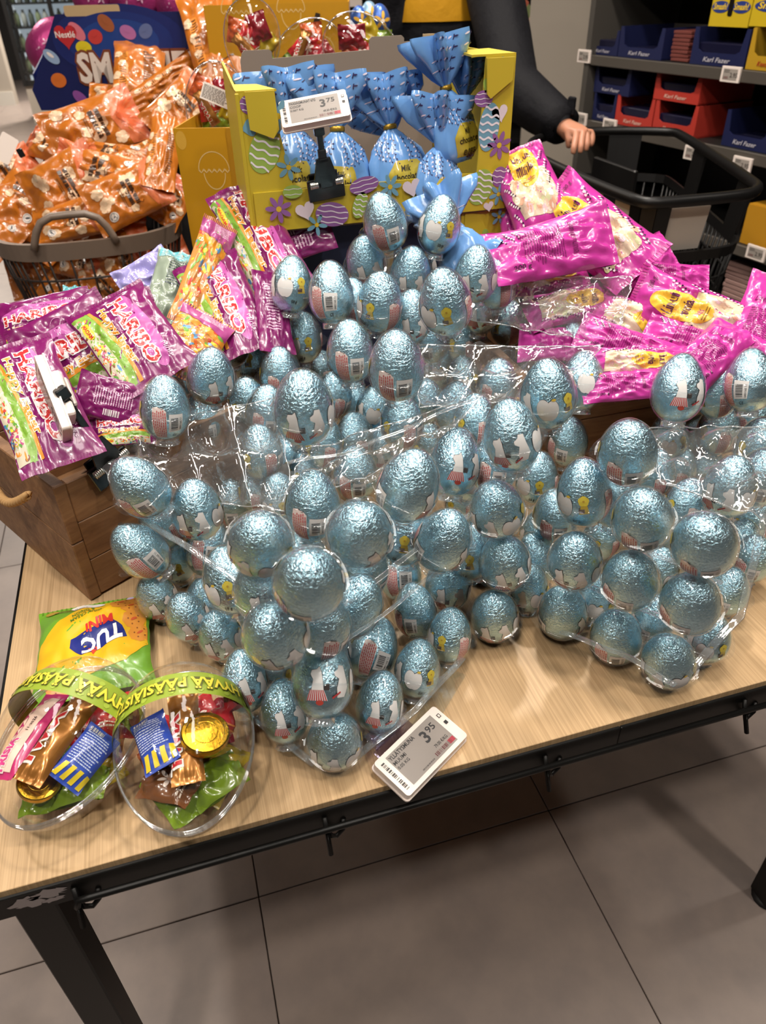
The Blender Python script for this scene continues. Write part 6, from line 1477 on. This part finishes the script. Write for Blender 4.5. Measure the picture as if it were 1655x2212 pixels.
def bv(p, r, prev=None):
    v = bm.verts.new(Vector(p)); v[lay].radius = (r, r) if not isinstance(r, tuple) else r
    if prev is not None: bm.edges.new((prev, v))
    return v
hipZ = .93
pel = bv((0, 0, hipZ), (.15, .11)); pel[lay].use_root = True
wst = bv((0, 0, 1.10), (.13, .095), pel); che = bv((.0, 0, 1.30), (.155, .105), wst); nk0 = bv((0, 0, 1.46), (.075, .065), che); nk1 = bv((0, .0, 1.54), .052, nk0)
h1 = bv((0, .01, 1.61), (.072, .085), nk1); h2 = bv((0, .01, 1.69), (.078, .092), h1); h3 = bv((0, .01, 1.75), (.05, .06), h2)
for s_ in (-1, 1):
    k = bv((s_ * .09, 0, .86), .088, pel); k2 = bv((s_ * .10, -.01, .50), .056, k); k3 = bv((s_ * .10, .0, .10), .038, k2); k4 = bv((s_ * .11, -.02, .045), .036, k3); bv((s_ * .12, -.15, .03), .028, k4)
sh = bv(SH - O, .058, che); el = bv(EL - O, .042, sh); wr = bv(W0 - O, (.030, .024), el)
fx = (at(1278, 285, 2.24) - W0).normalized(); dn = Vector((0, 0, -1)); 
pal = W0 - O + (at(1252, 300, 2.25) - W0) * .9; palv = bv(pal, (.036, .020), wr)
kn = [at(1246, 288, 2.235), at(1258, 288, 2.235), at(1269, 286, 2.24), at(1279, 284, 2.25)]
tips1 = [at(1240, 318, 2.225), at(1255, 316, 2.225), at(1268, 312, 2.235), at(1279, 306, 2.25)]
tips2 = [at(1238, 334, 2.235), at(1253, 332, 2.235), at(1265, 327, 2.245), at(1275, 318, 2.255)]
for a_, b_, c_ in zip(kn, tips1, tips2):
    v = bv(a_ - O, .0115, palv); v = bv(b_ - O, .0100, v); bv(c_ - O, .0080, v)
v = bv(at(1228, 306, 2.26) - O, .0125, palv); bv(at(1228, 322, 2.27) - O, .0095, v)
# far arm hanging
sh2 = bv((-.19, .0, 1.40), .055, che); e2 = bv((-.25, .02, 1.12), .042, sh2); w2 = bv((-.24, -.10, .90), .028, e2); hp = bv((-.24, -.14, .84), (.034, .018), w2)
for k in range(4): v = bv((-.255 + .016 * k, -.16, .77), .009, hp); bv((-.255 + .016 * k, -.165, .73), .008, v)
me = bpy.data.meshes.new('body'); bm.to_mesh(me); bm.free(); me.materials.append(skin)
bo = bpy.data.objects.new('body', me); COL.objects.link(bo); bo.parent = pe
sk = bo.modifiers.new('skin', 'SKIN'); sk.use_smooth_shade = True; sb = bo.modifiers.new('sub', 'SUBSURF'); sb.levels = sb.render_levels = 2
def loft(name, rings, m, n=28, par=pe, wob=.0, seed=0):
    """rings: (centre, rx, ry, axis)"""
    b = MB(); vs = []
    for k, (c, rx_, ry_, ax) in enumerate(rings):
        F_ = frame(c, x=(1, 0, 0) if abs(Vector(ax).normalized().x) < .8 else (0, 1, 0), z=ax)
        for i in range(n):
            a = 2 * PI * i / n; w_ = 1 + wob * noise.noise(Vector((math.cos(a) * 1.5, math.sin(a) * 1.5, k * .8 + seed)))
            vs.append(F_ @ Vector((rx_ * w_ * math.cos(a), ry_ * w_ * math.sin(a), 0)))
    fs = [(k * n + i, k * n + (i + 1) % n, (k + 1) * n + (i + 1) % n, (k + 1) * n + i) for k in range(len(rings) - 1) for i in range(n)]
    return b.add(vs, fs, m, smooth=True).build(name, parent=par)
loft('jacket_body', [((0, 0, .80), .205, .16, (0, 0, 1)), ((0, 0, .95), .20, .158, (0, 0, 1)), ((0, 0, 1.10), .19, .15, (0, 0, 1)), ((0, 0, 1.20), .20, .152, (0, 0, 1)), ((0, 0, 1.285), .21, .152, (0, 0, 1))], jk, wob=.05)
loft('jacket_yoke', [((0, 0, 1.275), .214, .158, (0, 0, 1)), ((0, 0, 1.40), .215, .150, (0, 0, 1)), ((0, 0, 1.46), .16, .12, (0, 0, 1)), ((0, 0, 1.50), .085, .08, (0, 0, 1)), ((0, 0, 1.56), .075, .075, (0, 0, 1))], ye, wob=.03)
def sleeve(P, rr, seed):
    R_ = []
    for k, (p, r_) in enumerate(zip(P, rr)):
        a = P[max(0, k - 1)]; b = P[min(len(P) - 1, k + 1)]; R_.append((p, r_, r_, b - a))
    loft('jacket_sleeve', R_, jk, wob=.10, seed=seed)
s0_, e0_, w0_ = SH - O, EL - O, W0 - O
d_ = (w0_ - e0_)
sleeve([Vector((.10, 0, 1.36)), s0_ + Vector((0, 0, .0)), s0_.lerp(e0_, .35), s0_.lerp(e0_, .7), e0_, e0_ + d_ * .25, e0_ + d_ * .5, e0_ + d_ * .75, e0_ + d_ * .90, e0_ + d_ * .905, e0_ + d_ * .88], [.13, .10, .092, .088, .088, .078, .070, .062, .056, .040, .030], 1)
MB().box((0, 0, 0), (.030, .012, .05), jk, bev=.003).build('cuff_tab', parent=pe, T=frame(e0_ + d_ * .84 + Vector((.02, -.02, .05)), x=d_, z=(0, 0, 1)))
sleeve([Vector((-.12, 0, 1.36)), Vector((-.20, .0, 1.38)), Vector((-.235, .01, 1.25)), Vector((-.255, .02, 1.12)), Vector((-.25, -.04, 1.0)), Vector((-.242, -.09, .92))], [.12, .09, .085, .08, .07, .055], 3)
tm_ = mat('dark_trousers', '1c1d24', .8)
for s_ in (-1, 1): loft('trouser_leg', [((s_ * .095, 0, .90), .115, .13, (0, 0, 1)), ((s_ * .10, -.005, .5), .085, .095, (0, 0, 1)), ((s_ * .10, 0, .09), .072, .085, (0, 0, 1))], tm_, wob=.06, seed=s_ + 5)
for s_ in (-1, 1): loft('shoe', [((s_ * .115, .05, .05), .035, .045, (0, -1, 0)), ((s_ * .115, -.05, .055), .048, .050, (0, -1, 0)), ((s_ * .12, -.16, .040), .045, .036, (0, -1, 0)), ((s_ * .12, -.21, .03), .02, .02, (0, -1, 0))], mat('shoe_black', '121212', .5))
loft('hair', [((0, .02, 1.62), .085, .10, (0, 0, 1)), ((0, .015, 1.70), .092, .108, (0, 0, 1)), ((0, .01, 1.77), .075, .088, (0, 0, 1)), ((0, .01, 1.80), .02, .02, (0, 0, 1))], mat('dark_hair', '2a201a', .7), wob=.05)

# ================================================================ WALL SHELVING WITH CHOCOLATE BOXES (right)
sh_m = mat('shelf_black', '141210', .55); lipm = mat('shelf_lip_grey', '5a544d', .4, .3)
ud = ray(-118, -71); ud = Vector((ud[0], ud[1], 0)).normalized()          # along the shelves, away from the viewer
z1 = at(1283, 112, 3.0).z; F0 = at(1283, 112, 3.0); F0.z = 0                # far end of the front line
nf = Vector((-ud.y, ud.x, 0)); 
if nf.dot(Vector((-1, 0, 0))) < 0: nf = -nf                                # front normal (towards the aisle)
TS = frame(F0, x=-ud, z=(0, 0, 1))                                         # local x toward the viewer along the front, local y = ?
ysgn = 1 if (TS.to_3x3() @ Vector((0, 1, 0))).dot(nf) < 0 else -1          # +back direction in local y
def zfor(px, py):                                                          # height of a point of the front plane seen at a pixel
    r = Vector(ray(px, py)); c = Vector(CAM); n_ = nf; t = (F0 - Vector((c.x, c.y, 0))).dot(Vector((n_.x, n_.y, 0))) / Vector((r.x, r.y, 0)).dot(Vector((n_.x, n_.y, 0)))
    p = c + r * t; q = TS.inverted() @ p; return q.x, q.z
SL = 2.3; DP = .42
wsh = empty('wall_shelf', label='black wall shelving with grey shelf lips at right', cat='shelf', mw=TS)
zs = [zfor(1283, 112)[1], zfor(1275, 258)[1], zfor(1500, 400)[1] if False else zfor(1560, 325)[1] , 0, 0]
zA = zfor(1283, 118)[1]; zB = zfor(1275, 258)[1]; zC = zfor(1640, 545)[1]; 
zlist = [zA, zB, zfor(1655, 545)[1] + .0, zA + .33, .15]
MB().box((SL / 2, ysgn * (DP + .01), 1.1), (SL, .02, 2.2), sh_m).build('back_panel', parent=wsh)
MB().box((-.02, ysgn * DP / 2, 1.1), (.03, DP + .03, 2.2), mat('shelf_side_grey', '4a4641', .5)).build('side_panel', parent=wsh)
for z in zlist:
    MB().box((SL / 2, ysgn * DP / 2, z - .012), (SL, DP, .022), sh_m, bev=.002).build('shelf_board', parent=wsh)
    MB().box((SL / 2, -ysgn * .008, z - .018), (SL, .010, .036), lipm, bev=.002).build('shelf_lip', parent=wsh)
navy = mat('navy_box_card', '161c44', .5, coat=.15); redc = mat('red_box_card', 'b0352a', .5, coat=.15); yelc = mat('yellow_box_card', 'c2a61c', .5, coat=.15); inn = mat('box_inside_grey', '5a544e', .8); drk = mat('chocolate_dark', '14142c', .3, 0, .4)
def tray_box(label, x0, x1, z, h, m, d=.26, txt=None, tcol='b8b4bc', group='chocolate display boxes on the wall shelf', fill_=.6, win=True, y0=.02):
    """open-front display box; x along the shelf front (smaller = farther)"""
    w_ = x1 - x0; T = TS @ Matrix.Translation((x0, ysgn * y0, z))
    if ysgn < 0: T = T
    rt = empty('chocolate_box', label=label, cat='box', group=group, mw=T); ys = ysgn; t_ = .004
    f = MB(); 
    if win: poly = [(0, 0), (w_, 0), (w_, h), (w_ * .93, h), (w_ * .88, h * .42), (w_ * .80, h * .34), (w_ * .20, h * .34), (w_ * .12, h * .42), (w_ * .07, h), (0, h)]
    else: poly = [(0, 0), (w_, 0), (w_, h), (0, h)]
    FM = Matrix.Rotation(PI / 2, 4, 'X')
    f.prism(poly, t_ * (1 if ys > 0 else -1), m); f.build('front_panel', parent=rt, T=FM)
    for x in (0, w_ - t_): MB().box((x + t_ / 2, ys * d / 2, h / 2), (t_, d, h), m).build('side_panel', parent=rt)
    MB().box((w_ / 2, ys * d, h / 2), (w_, t_, h), inn).build('back_panel', parent=rt); MB().box((w_ / 2, ys * d / 2, .003), (w_, d, .004), m).build('bottom_panel', parent=rt)
    if win and fill_: 
        for k in range(4): MB().box((w_ / 2, ys * (.03 + k * .055), h * fill_ / 2), (w_ * .86, .045, h * fill_), drk, bev=.003).build('bar_pack', parent=rt)
    if not win: MB().box((w_ / 2, ys * d / 2, h), (w_, d, t_), m).build('top_panel', parent=rt)
    if txt:
        a = Art(); a.text(txt, (w_ * .5), h * (.10 if win else .45), h * (.13 if win else .2), tcol, 3, anchor='c', bold=.02, shear=.25, width=w_ * (.5 if win else .8))
        a.build('lettering', (lambda x, y, z: Vector((x, -ys * (t_ + z) if ys < 0 else -z - t_, y))) , rt, eps=.0006)
    return rt
def xat(px, py): return zfor(px, py)[0]
xa = lambda px, z: min(((abs(zfor(px, py)[1] - z), zfor(px, py)[0]) for py in range(-200, 900, 4)))[1]
def bx(label, pxa, pxb, z, h, m, **k): return tray_box(label, xa(pxa, z), xa(pxb, z), z, h, m, **k)
bx('navy chocolate box at the far end of the upper shelf', 1266, 1325, zA, .085, navy, txt='Karl Fazer')
bx('navy chocolate box second on the upper shelf, half empty', 1327, 1420, zA, .10, navy, txt='Karl Fazer', fill_=.3)
bx('navy chocolate box under the yellow box on the upper shelf', 1482, 1598, zA, .11, navy, txt='Karl Fazer')
bx('yellow box with rounded cut-out at the right end of the upper shelf', 1602, 1700, zA, .115, mat('mustard_card', 'b08a1e', .5), txt='Kexchoklad', tcol='a02a1c', fill_=.3)
bx('navy chocolate box on the middle shelf, far end, upper', 1275, 1350, zB + .10, .095, navy, txt='Karl Fazer')
bx('navy chocolate box on the middle shelf, far end, lower', 1272, 1318, zB, .098, navy, txt='Karl Fazer')
bx('red chocolate box on the middle shelf, left of two low ones', 1320, 1398, zB, .105, redc, txt='Karl Fazer', tcol='d9b4a4')
bx('red chocolate box on the middle shelf, right of two low ones', 1401, 1490, zB, .105, redc, txt='Karl Fazer', tcol='d9b4a4')
bx('red chocolate box on top of the low red ones', 1404, 1500, zB + .108, .095, redc, txt='Karl Fazer', tcol='d9b4a4')
bx('large navy chocolate box at the right of the middle shelf', 1550, 1650, zB, .11, navy, txt='Karl Fazer', fill_=.3)
# yellow boxes with lettering standing on the navy box
for k, (a_, b_, lab) in enumerate(((1513, 1597, 'bright yellow box with hand slot on the navy box'), (1600, 1690, 'bright yellow box right of the slotted one'))):
    z_ = zA + (.112 if k == 0 else .117); x0, x1 = xa(a_, z_), xa(b_, z_)
    o = tray_box(lab, x0, x1, z_, .15, yelc, win=False, y0=.04, d=.25, group='yellow boxes at the top right'); w_ = x1 - x0
    a = Art()
    for u in ((.24, .76) if k == 0 else (.5,)): 
        s2 = .18 if k == 0 else .36
        a.poly(ell(w_ * u, .055, w_ * s2 * 1.25, .017, 18), '2a3a7c', 1); a.text('Smash!', w_ * u, .048, .018, 'e6c22c', 3, anchor='c', bold=.03, shear=.2, width=w_ * s2 * 2)
    if k == 0: a.poly(rrect(w_ * .44, .03, w_ * .56, .085, .006), '100c08', 2)
    a.build('lettering', lambda x, y, z: Vector((x, -.0045 - z, y)), o, eps=.0005)
# stack of thin bars between the boxes, wafer stack low right
ORD = ['', 'second', 'third', 'fourth', 'fifth', 'sixth', 'seventh', 'eighth']
def stack(label, px, z, n_, w_, d_, h_, c, name='chocolate_bar', grp=None):
    x = xa(px, z)
    for k in range(n_):
        o = MB().box((0, 0, 0), (w_, d_, h_ * .9), c, bev=.002).build(name, T=TS @ Matrix.Translation((x + random.uniform(-.004, .004), ysgn * (.03 + d_ / 2), z + h_ * (k + .5))) @ Matrix.Rotation(random.uniform(-.04, .04), 4, 'Z'))
        tag(o, label + (', bottom one' if k == 0 else ', top one' if k == n_ - 1 else f', {ORD[k]} from the bottom'), 'chocolate bar', grp)
stack('thin red brown bar stacked on the upper shelf', 1450, zA, 8, .085, .15, .012, mat('bar_red_brown', '6e3a34', .35, 0, .4), grp='bars stacked on the upper shelf')
zl = zlist[2]
bx('amber box low on the right shelf behind the cart', 1590, 1720, zl, .13, mat('amber_card2', 'b5811a', .5), txt='Geisha' if False else None, win=False)
zq = zl - .22; zlist2 = zq
MB().box((SL / 2, ysgn * DP / 2, zq - .012), (SL, DP, .022), sh_m).build('shelf_board', parent=wsh, T=Matrix.Identity(4))
stack('pale pink flat pack stacked low right', 1590, zq, 9, .22, .20, .016, mat('pale_pink_pack', 'a07f78', .4, 0, .3), 'flat_pack', 'flat packs stacked low right')
for k, (px, py, lab) in enumerate([(1270, 121, 'small shelf tag at the far end of the upper shelf'), (1588, 160, 'shelf tag under the yellow boxes'), (1262, 256, 'shelf tag at the far end of the middle shelf'), (1325, 270, 'shelf tag under the low red box'), (1505, 330, 'shelf tag partly behind the cart rim'), (1612, 354, 'shelf tag above the cart corner'), (1642, 545, 'shelf tag low at the right picture edge')]):
    x_, z_ = zfor(px, py); T = TS @ Matrix.Translation((x_, -ysgn * .018, z_))
    o = empty('shelf_tag', label=lab, cat='price tag', group='shelf price tags at right', mw=T)
    FMx = Matrix.Rotation(PI / 2, 4, 'X'); MB().box((0, 0, 0), (.080, .008, .046), tagw, bev=.001).build('casing', parent=o)
    a = Art(); a.rect(-.03, -.016, .03, .016, '9a928a', 1); a.text('2.95', .0, -.008, .014, '3a3432', 2, bold=.02); a.lines(-.026, .004, -.002, .014, 2, '4a4442', 2, seed=k); a.bars(-.026, -.013, -.006, -.006, 8, '6a3a3a', 2)
    a.build('screen', lambda x, y, z: Vector((x, -ysgn * (.0042 + z), y)), o, eps=.0004)
# ================================================================ far shelf seen between boxes (top centre), fridge far left
fs_ = empty('back_shelf', (1.35, 4.6, 0), 'dark shelf far behind the person, edge with price tags', 'shelf')
for z in (1.06, .62, .25, 1.42): MB().box((0, 0, z), (3.0, .5, .03), sh_m).build('shelf_board', parent=fs_)
MB().box((0, .26, .9), (3.0, .02, 1.8), sh_m).build('back_panel', parent=fs_)
for k, px in enumerate((765, 812, 858, 1128, 1150)):
    p = onY(px, 3 if px < 900 else 103, 4.34); o = MB().box((0, 0, 0), (.08, .006, .045), tagw, bev=.001).build('shelf_tag', T=Matrix.Translation(p)); tag(o, 'pale price tag on the far shelf edge, ' + ['first', 'second', 'third', 'fourth', 'fifth'][k] + ' from left', 'price tag', 'tags on the far shelf')
be = mat('blue_foil_far', '3f62ad', .3, .4)
for k, (px, py, r_, lab) in enumerate([(776, 46, .030, 'blue wrapped egg behind the yellow back box, left'), (820, 44, .032, 'blue wrapped egg behind the yellow back box, right'), (798, 34, .028, 'pale blue wrapped egg between the two blue ones')]):
    o = empty('wrapped_egg', at(px, py, 2.25), lab, 'egg', 'blue wrapped eggs behind the yellow box')
    MB().lathe([(r_ * 1.0 * math.cos(R(a)) * (1 - .12 * math.sin(R(a))) + .0003, r_ * 1.35 * math.sin(R(a))) for a in range(-90, 91, 12)], 22, be if k < 2 else mat('pale_blue_foil', '8fb2cc', .3, .4)).build('wrapper', parent=o)
    q = Art(); q.flower(0, 0, .026, 'd9a83a', 'e8dcd0', 5, 1, 10); q.poly(ell(.01, -.03, .012, .008, 12), 'e8dcd0', 1)
    q.build('print', lambda u, v, z, r_=r_: Vector((math.sin(u / r_) * (r_ * 1.03 * math.sqrt(max(.02, 1 - (v / (r_ * 1.35)) ** 2)) + z), -math.cos(u / r_) * (r_ * 1.03 * math.sqrt(max(.02, 1 - (v / (r_ * 1.35)) ** 2)) + z), v)), o, eps=.002, maxlen=.01)
bq = at(798, 46, 2.25); op = empty('display_plinth', (bq.x, bq.y, 0), 'dark plinth carrying the blue wrapped eggs', 'plinth')
MB().box((0, 0, (bq.z - .045) / 2), (.17, .12, bq.z - .045), mat('dark_card', '1b1a1c', .7), bev=.002).build('block', parent=op)
cols = ['b8604a', '7a8a5a', 'd0a890', '4a6a8a', 'c9b090', '8a4a5a', 'b0b4b8', '9a7a4a']
for k in range(7):
    p = onY(1113 + (k % 4) * 9, 28 + k * 13, 4.2); o = MB().box((0, 0, 0), (.05, .10, .13), mat('pack_%d' % k, cols[k], .4, 0, .3), bev=.004).build('snack_pack', T=Matrix.Translation(p) @ Matrix.Rotation(R(30 + 8 * k), 4, 'Y'))
    tag(o, 'small ' + ['brick red', 'olive', 'pale pink', 'slate blue', 'beige', 'wine red', 'silver'][k] + ' snack pack on the far shelf by the sleeve', 'pack', 'packs on the far shelf')
# glass-door fridge with lit shelves
FD = 9.2; a_ = at(60, 186, FD); fw = 1.0
fr_ = empty('drinks_fridge', (a_.x, a_.y, 0), 'glass door fridge with lit shelves far left', 'fridge')
fz0 = a_.z; bk2 = mat('fridge_black', '141313', .4)
MB().box((fw / 2, .4, fz0 / 2 + 0), (fw + .06, .8, fz0), wm).build('plinth', parent=fr_)
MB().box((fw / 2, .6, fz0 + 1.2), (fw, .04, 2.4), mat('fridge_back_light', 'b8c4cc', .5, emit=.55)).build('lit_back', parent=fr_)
for x in (-.02, fw * .48, fw + .02): MB().box((x, 0, fz0 + 1.2), (.05, .06, 2.4), bk2).build('door_frame', parent=fr_)
MB().box((fw / 2, 0, fz0 + .03), (fw, .06, .06), bk2).build('door_frame', parent=fr_)
for r_ in range(5):
    MB().box((fw / 2, .3, fz0 + .12 + r_ * .24), (fw, .5, .02), bk2).build('shelf_board', parent=fr_)
    for k in range(11):
        m = MB().lathe([(0, 0), (.032, 0), (.032, .11), (.014, .15), (.014, .17), (0, .17)], 10, mat('bottle_%d' % (k % 3), ['9fae86', 'c4cac4', '6a7468'][k % 3], .25))
        o = m.build('bottle', T=Matrix.Translation((a_.x + .06 + k * .082, a_.y + .18, fz0 + .13 + r_ * .24))); tag(o, 'small pale bottle on the ' + ['lowest', 'second', 'third', 'fourth', 'top'][r_] + ' shelf of the lit fridge', 'bottle', 'bottles in the far fridge')
MB().box((fw / 2, -.01, fz0 + 1.2), (fw, .006, 2.3), clear('fridge_glass', gl=.1)).build('door_glass', parent=fr_)
